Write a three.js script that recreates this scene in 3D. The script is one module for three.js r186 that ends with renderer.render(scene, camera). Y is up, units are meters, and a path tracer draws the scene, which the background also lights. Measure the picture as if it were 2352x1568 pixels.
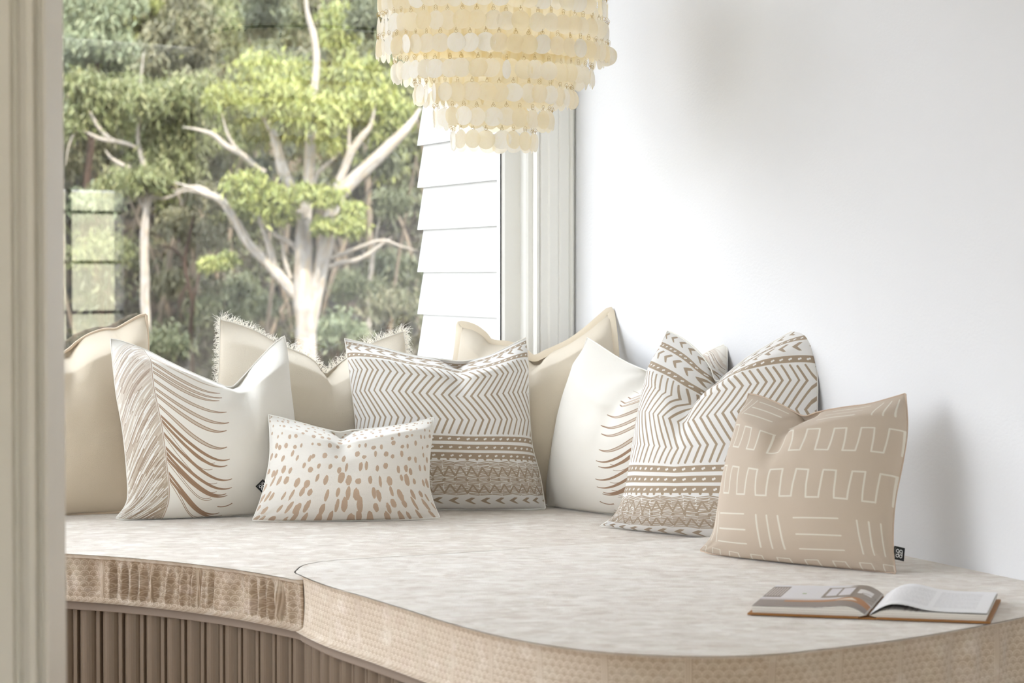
import * as THREE from 'three';
import { mergeGeometries } from 'three/addons/utils/BufferGeometryUtils.js';
import { RoundedBoxGeometry } from 'three/addons/geometries/RoundedBoxGeometry.js';
import { RectAreaLightUniformsLib } from 'three/addons/lights/RectAreaLightUniformsLib.js';
import { ImprovedNoise } from 'three/addons/math/ImprovedNoise.js';

// ---------------------------------------------------------------- camera, sky, sun, exposure
const V = (x, y, z) => new THREE.Vector3(x, y, z);
const scene = new THREE.Scene();
const W = 2352, H = 1568, F = 5500, PITCH = Math.atan(154 / F), EYE = 1.088;
const camera = new THREE.PerspectiveCamera(2 * Math.atan(H / 2 / F) * 180 / Math.PI, W / H, 0.1, 400);
camera.position.set(0, EYE, 0);
camera.rotation.x = -PITCH;
camera.focus = 5.55;
camera.userData.fStop = 7;
const renderer = new THREE.WebGLRenderer({ antialias: true });
renderer.toneMapping = THREE.LinearToneMapping;
renderer.toneMappingExposure = 5.15;
renderer.shadowMap.enabled = true;
RectAreaLightUniformsLib.init();

function makeSky() {                                   // bright thin overcast, whiter towards the horizon
  const w = 512, h = 256, d = new Float32Array(w * h * 4), n = new ImprovedNoise();
  for (let j = 0; j < h; j++) for (let i = 0; i < w; i++) {
    const el = (j + 0.5) / h * Math.PI - Math.PI / 2, az = i / w * 2 * Math.PI;
    const u = Math.max(0, Math.sin(el)), x = Math.cos(el) * Math.cos(az), z = Math.cos(el) * Math.sin(az);
    const c = 0.5 + 0.5 * n.noise(x * 2.2, u * 3 + 4, z * 2.2) + 0.25 * n.noise(x * 5, u * 7, z * 5);
    const k = 1.0 + 0.12 * c, b = 0.22 * u * (1 - 0.6 * c), o = (j * w + i) * 4;
    d[o] = 1.04 * k * (1 - b); d[o + 1] = 1.05 * k * (1 - 0.4 * b); d[o + 2] = 1.08 * k; d[o + 3] = 1;
  }
  const t = new THREE.DataTexture(d, w, h, THREE.RGBAFormat, THREE.FloatType);
  t.mapping = THREE.EquirectangularReflectionMapping; t.magFilter = THREE.LinearFilter; t.needsUpdate = true;
  return t;
}
scene.background = makeSky();
scene.environment = scene.background;
scene.backgroundIntensity = scene.environmentIntensity = 1;
const sun = new THREE.DirectionalLight(0xfff8ec, 2.2);
sun.position.set(13, 30, 10);
sun.target.position.set(0, 0, -20);
sun.castShadow = true; sun.shadow.mapSize.set(4096, 4096); sun.shadow.radius = 3;
Object.assign(sun.shadow.camera, { left: -60, right: 60, top: 60, bottom: -60, near: 1, far: 160 });
scene.add(sun, sun.target);

// ---------------------------------------------------------------- helpers
let seed = 20240611;
const rnd = () => { seed = (seed * 1664525 + 1013904223) >>> 0; return seed / 4294967296; };
const rr = (a, b) => a + (b - a) * rnd();
const gauss = () => (rnd() + rnd() + rnd() + rnd() - 2) * 1.0;
const perlin = new ImprovedNoise();
const clamp = (x, a = 0, b = 1) => Math.min(b, Math.max(a, x));
const smooth = (a, b, x) => { const t = clamp((x - a) / (b - a)); return t * t * (3 - 2 * t); };
const cP = Math.cos(PITCH), sP = Math.sin(PITCH);
function dirOf(px, py) {                               // a pixel of the photograph as a direction from the eye
  const x = (px - W / 2) / F, y = -(py - H / 2) / F;
  return V(x, y * cP - sP, -cP - y * sP);
}
const onY = (px, py, y) => { const d = dirOf(px, py); return V(0, EYE, 0).addScaledVector(d, (y - EYE) / d.y); };
const atDepth = (px, py, dep) => { const d = dirOf(px, py); return V(0, EYE, 0).addScaledVector(d, dep / -d.z); };
function onPlane(px, py, p, n) {
  const d = dirOf(px, py), o = V(0, EYE, 0);
  return o.addScaledVector(d, p.clone().sub(o).dot(n) / d.dot(n));
}
const used = {};
function numbered(name) { const k = used[name] = (used[name] ?? -1) + 1; return k ? name + '_' + String(k).padStart(3, '0') : name; }
function shadows(o) { o.castShadow = o.receiveShadow = true; return o; }
function thing(name, label, category, pos = V(0, 0, 0), group) {
  const o = new THREE.Group(); o.name = numbered(name); o.position.copy(pos);
  o.userData = { label, category }; if (group) o.userData.group = group;
  scene.add(o); return o;
}
function structure(name) { const o = new THREE.Group(); o.name = name; o.userData.kind = 'structure'; scene.add(o); return o; }
const partCount = new Map();
function part(parent, name, geo, mat, label) {
  const k = parent.uuid + name, n = partCount.get(k) ?? 0; partCount.set(k, n + 1);
  const m = shadows(new THREE.Mesh(geo, mat)); m.name = n ? name + '_' + String(n).padStart(3, '0') : name;
  if (label) m.userData.label = label;
  parent.add(m); return m;
}
function structMesh(name, geo, mat) { const m = shadows(new THREE.Mesh(geo, mat)); m.name = name; m.userData.kind = 'structure'; scene.add(m); return m; }
function box(x0, x1, y0, y1, z0, z1) { const g = new THREE.BoxGeometry(x1 - x0, y1 - y0, z1 - z0); g.translate((x0 + x1) / 2, (y0 + y1) / 2, (z0 + z1) / 2); return g; }
function canvasTex(w, h, draw, srgb = true) {
  const c = document.createElement('canvas'); c.width = w; c.height = h; draw(c.getContext('2d'), w, h);
  const t = new THREE.CanvasTexture(c); if (srgb) t.colorSpace = THREE.SRGBColorSpace;
  t.wrapS = t.wrapT = THREE.RepeatWrapping; return t;
}
function noiseTex(n, f) {                              // tiling grey field from a function of (i, j) -> 0..1
  const d = new Uint8Array(n * n * 4);
  for (let j = 0; j < n; j++) for (let i = 0; i < n; i++) { const v = clamp(f(i, j)) * 255, o = (j * n + i) * 4; d[o] = d[o + 1] = d[o + 2] = v; d[o + 3] = 255; }
  const t = new THREE.DataTexture(d, n, n); t.wrapS = t.wrapT = THREE.RepeatWrapping; t.magFilter = THREE.LinearFilter; t.needsUpdate = true; return t;
}
const weaveTex = noiseTex(256, (i, j) => { const a = Math.sin(i * Math.PI / 2), b = Math.sin(j * Math.PI / 2); return 0.5 + 0.22 * (a + b) + 0.25 * (rnd() - 0.5); });
const linenTex = noiseTex(256, (i, j) => 0.5 + 0.3 * perlin.noise(i * 0.06, j * 0.9, 3) + 0.3 * perlin.noise(i * 0.9, j * 0.06, 9) + 0.15 * (rnd() - 0.5));
const plushTex = noiseTex(256, (i, j) => 0.5 + 0.35 * perlin.noise(i * 0.25, j * 0.25, 1) + 0.35 * perlin.noise(i * 0.6, j * 0.6, 5) + 0.2 * (rnd() - 0.5));
const withRepeat = (t, a, b) => { const c = t.clone(); c.repeat.set(a, b); c.needsUpdate = true; return c; };
const std = (color, roughness = 0.6, o = {}) => new THREE.MeshStandardMaterial({ color, roughness, ...o });
const phys = (o) => new THREE.MeshPhysicalMaterial(o);

// ---------------------------------------------------------------- frame of the nook: corner of right wall and window wall
const A = 21.5 * Math.PI / 180, cA = Math.cos(A), sA = Math.sin(A);
const CORNER = V(0.165, 0, -6.494);
const LEFT = V(-cA, 0, sA);                            // along the window wall, from the corner to the left
const OUT = V(-sA, 0, -cA);                            // outward through the window
const frameMat = new THREE.Matrix4().makeBasis(LEFT.clone().negate(), V(0, 1, 0), OUT.clone().negate()).setPosition(CORNER);
// local nook coordinates: x = -s (s metres left of the corner), y up, z = metres into the room from the window wall
const nook = (g) => g.applyMatrix4(frameMat);
const nbox = (s0, s1, y0, y1, z0, z1) => nook(box(-s1, -s0, y0, y1, z0, z1));

const M = {
  wall: std(0xe9eaed, 0.75, { bumpMap: withRepeat(plushTex, 6, 6), bumpScale: 0.0003 }),
  ceiling_and_added_eaves: std(0xf6f5f2, 0.9),
  trim: std(0xf3f3f0, 0.38),
  trimWarm: std(0xf5f1ea, 0.45),
  floor: std(0xcdb498, 0.5),
  board: std(0x8a7a6d, 0.55, { bumpMap: withRepeat(plushTex, 8, 8), bumpScale: 0.0006 }),
  reed: std(0x786858, 0.3),
  siding: std(0xe2e2e0, 0.55),
  glass: phys({ color: 0xffffff, transmission: 1, thickness: 0, roughness: 0, ior: 1.72 }),
  glassThin: phys({ color: 0xffffff, transmission: 1, thickness: 0, roughness: 0, ior: 1.3 }),
  gasket: std(0x2c2a2b, 0.6),
  muntin: std(0x191816, 0.5),
};

// ---------------------------------------------------------------- the setting: nook, outer room, window
const SEAT = 0.5;                                      // top of the seat cushions
{
  structMesh('floor', mergeGeometries([box(-3.4, 5.4, -0.06, 0, -2.9, 2.7), nbox(-0.1, 2.9, -0.06, 0, -0.1, 4.4)]), M.floor);
  structMesh('ceiling_and_added_eaves', mergeGeometries([box(-3.4, 5.4, 2.66, 2.78, -2.95, 2.7), nbox(-0.15, 2.95, 2.66, 2.78, -0.15, 4.3), box(-5.2, 5.4, 2.66, 2.78, 2.4, 4.6), box(-5.2, -3.3, 2.66, 2.78, -2.95, 2.5)]), M.ceiling_and_added_eaves);  // also unseen overhangs behind and left, added to block sun and sky
  structMesh('wall_right', nbox(-0.12, 0, 0, 2.7, -0.02, 4.05), M.wall);
  // window wall: strip by the corner, apron, head, strip on the far left
  structMesh('wall_back', mergeGeometries([
    nbox(-0.12, 0.1, 0, 2.7, -0.16, 0), nbox(0.1, 2.62, 0, 0.56, -0.16, 0), nbox(0.1, 2.62, 2.4, 2.7, -0.16, 0), nbox(2.62, 2.87, 0, 2.7, -0.16, 0)]), M.wall);
  // left wall of the nook, glazed along most of its length
  structMesh('wall_left', mergeGeometries([
    nbox(2.75, 2.87, 0, 0.45, 0, 3.6), nbox(2.75, 2.87, 2.4, 2.7, 0, 3.6), nbox(2.75, 2.87, 0.45, 2.4, 0, 0.3), nbox(2.75, 2.87, 0.45, 2.4, 2.75, 3.6)]), M.wall);
  const w3 = structure('window_3');
  part(w3, 'window_frame', mergeGeometries([nbox(2.77, 2.84, 0.45, 0.5, 0.3, 2.75), nbox(2.77, 2.84, 2.35, 2.4, 0.3, 2.75), nbox(2.77, 2.84, 0.5, 2.35, 0.3, 0.35), nbox(2.77, 2.84, 0.5, 2.35, 2.7, 2.75)]), M.trim);
  part(w3, 'pane', nbox(2.803, 2.807, 0.5, 2.35, 0.35, 2.7), M.glass);

  // window in the back wall
  const w1 = structure('window_1');
  const prof = (pts, y0, y1) => {                      // a vertical moulding: profile in (s, z)
    const sh = new THREE.Shape(); pts.forEach(([s, z], i) => i ? sh.lineTo(-s, -z) : sh.moveTo(-s, -z));
    const g = new THREE.ExtrudeGeometry(sh, { depth: y1 - y0, bevelEnabled: false }); g.rotateX(-Math.PI / 2); g.translate(0, y0, 0);
    // rotateX(-90): shape y -> -z, so z = +z given above
    return nook(g);
  };
  part(w1, 'casing', prof([[0.0, -0.01], [0.0, 0.012], [0.004, 0.014], [0.006, 0.022], [0.012, 0.026], [0.020, 0.022], [0.024, 0.027], [0.048, 0.027], [0.052, 0.024], [0.056, 0.027], [0.078, 0.026], [0.082, 0.021], [0.100, 0.020], [0.104, 0.014], [0.104, -0.01]], 0.5, 2.5), M.trim);
  part(w1, 'bead', prof([[0.104, -0.02], [0.104, 0.016], [0.108, 0.020], [0.113, 0.019], [0.116, 0.012], [0.116, -0.02]], 0.5, 2.5), M.trim);
  part(w1, 'jamb', prof([[0.1, -0.10], [0.116, -0.10], [0.130, -0.10], [0.133, -0.045], [0.133, -0.012], [0.128, -0.006], [0.116, -0.004], [0.1, -0.004]], 0.5, 2.5), M.trim);
  const sash = (s0, s1) => prof([[s0, -0.10], [s1, -0.10], [s1, -0.066], [s1 - 0.006, -0.056], [s0, -0.052]], 0.55, 2.42);
  part(w1, 'window_frame', mergeGeometries([sash(0.13, 0.182), nbox(0.13, 2.62, 0.55, 0.6, -0.1, -0.05).toNonIndexed(), nbox(0.13, 2.62, 2.37, 2.42, -0.1, -0.05).toNonIndexed(), nbox(2.57, 2.62, 0.6, 2.37, -0.1, -0.05).toNonIndexed()].map((g) => { g.deleteAttribute('uv'); return g; })), M.trim);
  part(w1, 'glazing_seal', nbox(0.1825, 0.1845, 0.6, 2.37, -0.07, -0.066), M.gasket, 'thin dark seal along the glass edge');
  part(w1, 'pane', nbox(0.1825, 2.58, 0.59, 2.38, -0.076, -0.072), M.glass);
  part(w1, 'window_sill', nbox(0.1, 2.62, 0.535, 0.56, -0.1, 0.0), M.trim);

  // doorway the photographer looks through: partition to its left, with its lined edge and architrave
  const zf = -2.848, zb = -2.948, xe = -0.551;
  structMesh('wall_front', mergeGeometries([box(-3.3, xe - 0.045, 0, 2.7, zb, zf), box(1.62, 5.4, 0, 2.7, zb, zf), box(-3.3, 1.9, 2.45, 2.7, zb, zf)]), M.wall);
  const d1 = structure('door_1');
  const vert = (pts) => { const sh = new THREE.Shape(); pts.forEach(([x, z], i) => i ? sh.lineTo(x, -z) : sh.moveTo(x, -z)); const g = new THREE.ExtrudeGeometry(sh, { depth: 2.47, bevelEnabled: false }); g.rotateX(-Math.PI / 2); return g; };
  part(d1, 'jamb', vert([[xe - 0.046, zb + 0.0], [xe, zb], [xe, zf], [xe - 0.005, zf], [xe - 0.006, zf - 0.006], [xe - 0.046, zf - 0.006]]), M.trimWarm);
  part(d1, 'architrave', vert([[xe, zf], [xe, zf + 0.012], [xe - 0.003, zf + 0.015], [xe - 0.0055, zf + 0.013], [xe - 0.0062, zf - 0.004], [xe - 0.0108, zf - 0.004],
    [xe - 0.014, zf + 0.016], [xe - 0.022, zf + 0.0165], [xe - 0.030, zf + 0.013], [xe - 0.0345, zf + 0.008], [xe - 0.0352, zf - 0.006], [xe - 0.0402, zf - 0.006], [xe - 0.041, zf + 0.018], [xe - 0.066, zf + 0.02], [xe - 0.07, zf]].reverse()), M.trimWarm);

  // outer room around the camera, with unseen openings added as daylight fill
  structMesh('wall_rear', mergeGeometries([box(-3.3, -0.5, 0, 2.7, 2.5, 2.62), box(-0.5, 1.8, 2.4, 2.7, 2.5, 2.62), box(1.8, 3.55, 0, 2.7, 2.5, 2.62), box(3.55, 4.78, 0, 0.3, 2.5, 2.62), box(3.55, 4.78, 1.66, 2.7, 2.5, 2.62), box(4.78, 5.4, 0, 2.7, 2.5, 2.62)]), M.wall);
  structMesh('wall_side', mergeGeometries([box(-3.42, -3.3, 0, 0.5, -2.9, 2.6), box(-3.42, -3.3, 2.3, 2.7, -2.9, 2.6), box(-3.42, -3.3, 0.5, 2.3, -2.9, -1.9), box(-3.42, -3.3, 0.5, 2.3, 0.9, 2.6), box(5.4, 5.52, 0, 2.7, -2.9, 2.6)]), M.wall);
  const w2 = structure('window_2');                    // steel-barred window whose reflection hangs in the big pane
  const bars = [];
  for (const x of [3.562, 3.955, 4.365]) bars.push(box(x - 0.012, x + 0.012, 0.3, 1.66, 2.52, 2.56));
  for (const y of [0.312, 0.5, 0.832, 1.17, 1.508]) bars.push(box(3.55, 4.78, y - 0.012, y + 0.012, 2.52, 2.56));
  bars.forEach((b) => part(w2, 'glazing_bar', b, M.muntin));
  part(w2, 'pane', box(3.56, 4.78, 0.3, 1.66, 2.538, 2.542), M.glassThin);
  const w4 = structure('added_window_4');  // unseen opening added and sized for fill light on the cushion fronts
  part(w4, 'window_frame', mergeGeometries([box(-3.4, -3.33, 0.5, 0.56, -1.9, 0.9), box(-3.4, -3.33, 2.24, 2.3, -1.9, 0.9), box(-3.4, -3.33, 0.56, 2.24, -0.43, -0.37)]), M.trim);
  part(w4, 'pane', box(-3.372, -3.368, 0.54, 2.26, -1.9, 0.9), M.glassThin);
  const d2 = structure('added_door_2');  // added behind the camera, out of view; width set by the front fill
  part(d2, 'pane', box(-0.44, 1.74, 0.02, 2.34, 2.558, 2.562), M.glassThin);
  part(d2, 'door_frame', mergeGeometries([box(-0.5, -0.43, 0, 2.4, 2.52, 2.6), box(1.73, 1.8, 0, 2.4, 2.52, 2.6), box(-0.43, 1.73, 2.33, 2.4, 2.52, 2.6)]), M.trim);
}

// weatherboard outside wall running out from the right end of the window
{
  const st = structure('exterior_wall');
  const s0 = 0.163, zEnd = -0.745, pitch = 0.1252, y00 = 0.845;
  part(st, 'wall_core', nbox(-0.9, s0 - 0.022, -0.5, 3.2, zEnd + 0.022, -0.17), M.siding);
  for (let k = 0; k < 20; k++) {
    const y0 = y00 + (k - 8) * pitch, y1 = y0 + pitch, a = 0.0172, b = 0.001;      // bottom and top projection
    // a mitred board: the face beside the window, then round the corner
    const P = (off, y) => [[s0 - 0.022 + 0.0, -0.105], [s0 + off - 0.0, -0.105], [s0 + off, zEnd - off], [-0.9, zEnd - off], [-0.9, zEnd + 0.02], [s0 - 0.022, zEnd + 0.02]].map(([s, z]) => [-s, y, z]);
    const lo = P(a, y0), hi = P(b, y1 + 0.012), pos = [], n = lo.length;
    const tri = (p, q, r) => pos.push(...p, ...q, ...r);
    for (let i = 0; i < n; i++) { const j = (i + 1) % n; tri(lo[i], hi[j], lo[j]); tri(lo[i], hi[i], hi[j]); }
    for (const [i, j, l] of [[0, 1, 5], [1, 2, 5], [2, 4, 5], [2, 3, 4]]) { tri(lo[i], lo[j], lo[l]); tri(hi[i], hi[l], hi[j]); }
    const g = new THREE.BufferGeometry(); g.setAttribute('position', new THREE.Float32BufferAttribute(pos, 3)); g.computeVertexNormals();
    part(st, 'weatherboard', nook(g), M.siding);
  }
}

// ---------------------------------------------------------------- curved window seat
function spline(pts, n) { const c = new THREE.CatmullRomCurve3(pts, false, 'centripetal'); return c.getSpacedPoints(n); }
const frontPx = [[-60, 1262], [60, 1264], [155, 1268], [300, 1277], [450, 1291], [560, 1305], [640, 1318], [692, 1328]];
const front2Px = [[694, 1330], [760, 1358], [850, 1385], [950, 1416], [1050, 1448], [1150, 1475], [1250, 1495], [1400, 1515], [1600, 1524], [1750, 1520], [1900, 1505], [2100, 1478], [2352, 1430]];
const wallPt = (z, off = 0.004) => CORNER.clone().addScaledVector(OUT, -z).addScaledVector(LEFT, off).setY(SEAT);
const lipA = frontPx.map(([x, y]) => onY(x, y, SEAT)), lipB = front2Px.map(([x, y]) => onY(x, y, SEAT));
const endPt = wallPt(2.42);
const FRONT = spline([...lipA, ...lipB, lipB[lipB.length - 1].clone().lerp(endPt, 0.6), endPt], 1000);
const seamPx = [[694, 1329], [715, 1313], [760, 1305], [830, 1300], [1000, 1290], [1150, 1280], [1350, 1266], [1605, 1250], [1800, 1239]];
const seamPts = [...seamPx.map(([x, y]) => onY(x, y, SEAT)), wallPt(1.42)];

// velvet with a small fan-scallop weave, ribbed bands and pile marks
const velvetTex = (base, rib, k1, k2, kRib, pile) => canvasTex(2048, 2048, (g, w) => {
  g.fillStyle = base; g.fillRect(0, 0, w, w);
  const cw = 2048 / 96, ch = 2048 / 144;                // scallops about 17 mm wide over 1.6 m
  g.lineWidth = 2.6;
  for (let j = -1; j < 146; j++) for (let i = -1; i < 98; i++) {
    const x = (i + (j & 1) * 0.5) * cw, y = j * ch;
    g.fillStyle = base; g.beginPath(); g.arc(x, y + ch, cw * 0.56, Math.PI, 0); g.fill();
    for (const [r, c] of [[0.52, k1], [0.3, k2]]) { g.strokeStyle = c; g.beginPath(); g.arc(x, y + ch, cw * r, Math.PI, 0); g.stroke(); }
  }
  for (let k = 0; k < 12; k++) { const x = k * w / 12 + 40; g.fillStyle = base; g.fillRect(x, 0, 17, w); g.fillStyle = kRib; for (const o of [1, 6, 11]) g.fillRect(x + o, 0, 2.6, w); }
  for (let k = 0; k < pile; k++) {                       // pile brushed this way and that
    const a = rnd(), q = pile > 9000 ? 1.9 : 1; g.fillStyle = a < 0.5 ? `rgba(247,243,236,${rr(0.04, 0.16) * q})` : `rgba(182,166,148,${rr(0.03, 0.10) * q})`;
    const x = rnd() * w, y = rnd() * w, ex = rr(5, 34), ey = rr(5, 26), tn = rr(-0.5, 0.5);
    for (const ox of x < 40 ? [0, w] : x > w - 40 ? [0, -w] : [0]) for (const oy of y < 40 ? [0, w] : y > w - 40 ? [0, -w] : [0]) { g.beginPath(); g.ellipse(x + ox, y + oy, ex, ey, tn, 0, 6.3); g.fill(); }
  }
});
const velvet = velvetTex('#9c8873', '', '#c1af9b', '#b7a490', '#c1af9b', 5200), velvetSideLit = velvetTex('#bdab96', '', '#dccfbf', '#d5c7b5', '#dccfbf', 4200), velvetTopLit = velvetTex('#d6cbbe', '', '#dcd2c6', '#d9cfc3', '#d8cec1', 9500), velvetFrontLit = velvetTex('#e1d9cf', '', '#e6ded4', '#e4dcd2', '#e3dbd1', 9500);  // one fabric; window light painted in as paler tops and front side
velvet.repeat.set(1 / 1.6, 1 / 1.6); velvetTopLit.repeat.set(1 / 1.6, 1 / 1.6); velvetSideLit.repeat.set(1 / 1.6, 1 / 1.6); velvetFrontLit.repeat.set(1 / 1.6, 1 / 1.6);
const pileOf = (map) => phys({ map, roughness: 0.85, sheen: 1, sheenRoughness: 0.35, sheenColor: new THREE.Color(0xffffff), bumpMap: withRepeat(plushTex, 6, 6), bumpScale: 0.0012 });
M.velvet = pileOf(velvet); M.velvetTop = pileOf(velvetTopLit); M.velvetSideLit = pileOf(velvetSideLit); M.velvetFrontLit = pileOf(velvetFrontLit);  // front top painted paler still, for window light caught at its edge

// a flat cushion from a closed outline (counter-clockwise from above), rounded lips, puckers where pucker(i) > 0
function cushionGeo(outline, yTop, thick, lip, pucker, crown = 0.004) {
  const n = outline.length, cen = outline.reduce((a, p) => a.add(p), V(0, 0, 0)).multiplyScalar(1 / n);
  const nor = outline.map((p, i) => { const a = outline[(i + n - 1) % n], b = outline[(i + 1) % n], t = b.clone().sub(a); return V(-t.z, 0, t.x).normalize().negate(); });
  const area = outline.reduce((s, p, i) => { const q = outline[(i + 1) % n]; return s + p.x * q.z - q.x * p.z; }, 0);
  if (area > 0) nor.forEach((v) => v.negate());
  const arc = [0]; for (let i = 1; i <= n; i++) arc[i] = arc[i - 1] + outline[i % n].distanceTo(outline[i - 1]);
  const rows = [];                                     // [inset, y]
  const R = lip;
  for (let k = 0; k <= 8; k++) { const a = k / 8 * Math.PI / 2; rows.push([R - R * Math.sin(a), -thick + R * 0.5 - R * 0.5 * Math.cos(a)]); }
  for (let k = 1; k < 8; k++) rows.push([-0.003 * Math.sin(k / 8 * Math.PI), -thick + R * 0.5 + (thick - R * 1.5) * k / 8]);
  for (let k = 0; k <= 8; k++) { const a = k / 8 * Math.PI / 2; rows.push([R - R * Math.cos(a), -R + R * Math.sin(a)]); }
  rows.push([R + 0.003, 0]);
  const pos = [], uv = [], uvTop = [], idx = [];
  rows.forEach(([ins, y], r) => {
    for (let i = 0; i <= n; i++) {
      const q = outline[i % n], nv = nor[i % n], vv = clamp((y + thick) / thick), side = smooth(0.0, 0.22, vv) * (1 - smooth(0.55, 1.02, vv));
      const pk = pucker ? pucker(arc[i], clamp((y + thick) / thick), q) * side : 0;
      const e = -ins + pk;
      pos.push(q.x + nv.x * e, yTop + y, q.z + nv.z * e);
      uvTop.push(q.x + nv.x * e, q.z + nv.z * e); uv.push(arc[i], y);
    }
  });
  const m = n + 1;
  for (let r = 0; r < rows.length - 1; r++) for (let i = 0; i < n; i++) { const a = r * m + i, b = a + 1, c = a + m, d = c + 1; if (area > 0) idx.push(a, d, b, a, c, d); else idx.push(a, b, d, a, d, c); }
  // cap: triangulated inner outline, plus underside
  const nSide = idx.length / (rows.length - 1) * 19;
  const top = (rows.length - 1) * m, contour = [], low = [];
  for (let i = 0; i < n; i++) contour.push(new THREE.Vector2(pos[(top + i) * 3], -pos[(top + i) * 3 + 2]));
  const capBase = pos.length / 3;
  const faces = THREE.ShapeUtils.triangulateShape(contour, []);
  for (const f of faces) { const [a, b, c] = f.map((k) => top + k); const ax = contour[f[0]], bx = contour[f[1]], cx = contour[f[2]]; const s = (bx.x - ax.x) * (cx.y - ax.y) - (cx.x - ax.x) * (bx.y - ax.y); if (s > 0) idx.push(a, b, c); else idx.push(a, c, b); }
  const made = (ix, tc) => {
    const g = new THREE.BufferGeometry();
    g.setAttribute('position', new THREE.Float32BufferAttribute(pos, 3)); g.setAttribute('uv', new THREE.Float32BufferAttribute(tc, 2)); g.setIndex(idx); g.computeVertexNormals(); g.setIndex(ix);
    const q = g.toNonIndexed(); return q;
  };
  return [made(idx.slice(0, nSide), uv), made(idx.slice(nSide), uvTop)];
}
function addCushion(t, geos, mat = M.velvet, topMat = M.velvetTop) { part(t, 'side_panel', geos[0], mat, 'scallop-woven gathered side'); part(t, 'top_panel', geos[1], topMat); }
{
  const nA = Math.round(260 * 0.36);
  // split FRONT at the seam
  let k = 0, best = 9; FRONT.forEach((p, i) => { const d = p.distanceTo(seamPts[0]); if (d < best) { best = d; k = i; } });
  const seam = spline(seamPts, 90);
  const inset = (p) => p.clone();
  const leftBack = [V(0, 0, 0).copy(CORNER).addScaledVector(LEFT, 0.006).addScaledVector(OUT, -0.006).setY(SEAT), CORNER.clone().addScaledVector(LEFT, 2.2).addScaledVector(OUT, -0.006).setY(SEAT)];
  const startL = FRONT[0], leftEnd = CORNER.clone().addScaledVector(LEFT, 2.2).setY(SEAT); leftEnd.copy(leftBack[1]);
  const gap = seam[seam.length - 1].clone().sub(seam[0]).normalize(), gapN = V(-gap.z, 0, gap.x);
  const away = (p, e) => p.clone().addScaledVector(gapN, e);
  const side = gapN.dot(leftBack[0].clone().sub(seam[0])) > 0 ? 1 : -1;
  const kA = k - 5, kB = k + 6, bez = (a, c, b) => new THREE.QuadraticBezierCurve3(a, c, b).getPoints(12);
  const outA = [...FRONT.slice(0, kA), ...bez(FRONT[kA], FRONT[k], away(seam[1], 0.002 * side)), ...seam.slice(2).map((p) => away(p, 0.002 * side)), ...spline([wallPt(1.2), leftBack[0]], 30), ...spline([leftBack[0], leftBack[1]], 40).slice(1), ...spline([leftBack[1], startL], 20).slice(1, -1)];
  const pk = (arc, v, p) => {
    const x = p.x, f = smooth(-2.2, -1.3, x) * smooth(-0.36, -0.46, x); if (arc > 3) return 0;
    const ph = arc * 150 + 3.4 * Math.sin(arc * 14) + 2.0 * Math.sin(arc * 31 + 1) + (v - 0.5) * 1.6 * Math.sin(arc * 9);
    return f * (0.0075 * Math.sin(ph) + 0.0045 * Math.sin(ph * 2.1 + 1) - 0.003);
  };
  const cA_ = thing('seat_cushion', 'long beige velvet seat cushion under the window with gathered puckered front edge', 'seat cushion');
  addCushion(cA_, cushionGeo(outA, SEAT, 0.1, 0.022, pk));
  const outB = [...FRONT.slice(kB, FRONT.length), ...spline([wallPt(2.41), wallPt(1.43)], 40).slice(1), ...seam.slice(3).reverse().slice(1).map((p) => away(p, -0.004 * side)), ...bez(away(seam[2], -0.004 * side), seam[0].clone().lerp(FRONT[k], 0.5), FRONT[kB]).slice(0, -1)];
  const pk2 = (arc, v, p) => {
    if (arc > 2.6) return 0;
    const f = smooth(0.45, 0.75, p.x) ; const ph = arc * 58 + 2 * Math.sin(arc * 10);
    return f * 0.006 * Math.sin(ph) * Math.sin(v * Math.PI);
  };
  const cB = thing('seat_cushion', 'smooth pale beige velvet seat cushion in front carrying the open book', 'seat cushion');
  addCushion(cB, cushionGeo(outB, SEAT + 0.014, 0.114, 0.014, pk2), M.velvetSideLit, M.velvetFrontLit);
  const pip = [];
  { const pts = FRONT.slice(k + 2, FRONT.length - 2).map((p, i, a) => p.clone().setY(SEAT + 0.009)); const c = new THREE.CatmullRomCurve3(pts); pip.push(new THREE.TubeGeometry(c, 400, 0.0012, 5)); }
  part(cB, 'seam', pip[0], M.velvet);

  // base: board edge and reeded curved front
  const bench = thing('bench_base', 'curved built-in window bench with taupe board edge and reeded front below the cushions', 'bench');
  const sh = new THREE.Shape();
  const rim = [...FRONT.map((p) => p.clone()), wallPt(2.43), wallPt(0.01), CORNER.clone().addScaledVector(LEFT, 2.3).addScaledVector(OUT, -0.01)];
  rim.forEach((p, i) => i ? sh.lineTo(p.x, -p.z) : sh.moveTo(p.x, -p.z));
  const eg = new THREE.ExtrudeGeometry(sh, { depth: 0.014, bevelEnabled: true, bevelThickness: 0.002, bevelSize: 0.002, bevelSegments: 2, steps: 1 });
  eg.rotateX(-Math.PI / 2); eg.translate(0, 0.3815, 0);
  part(bench, 'bench_board', eg, M.board, 'taupe board edge under the cushions');
  // backing panel follows the rim 4 cm in
  const tang = FRONT.map((p, i) => FRONT[Math.min(i + 1, FRONT.length - 1)].clone().sub(FRONT[Math.max(i - 1, 0)]).normalize());
  const inn = (i, e) => FRONT[i].clone().addScaledVector(V(tang[i].z, 0, -tang[i].x), e);   // e > 0 goes under the seat
  const sgn = inn(160, 0.1).distanceTo(leftBack[0]) < FRONT[160].distanceTo(leftBack[0]) ? 1 : -1;
  const pos = [], idx = [];
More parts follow.
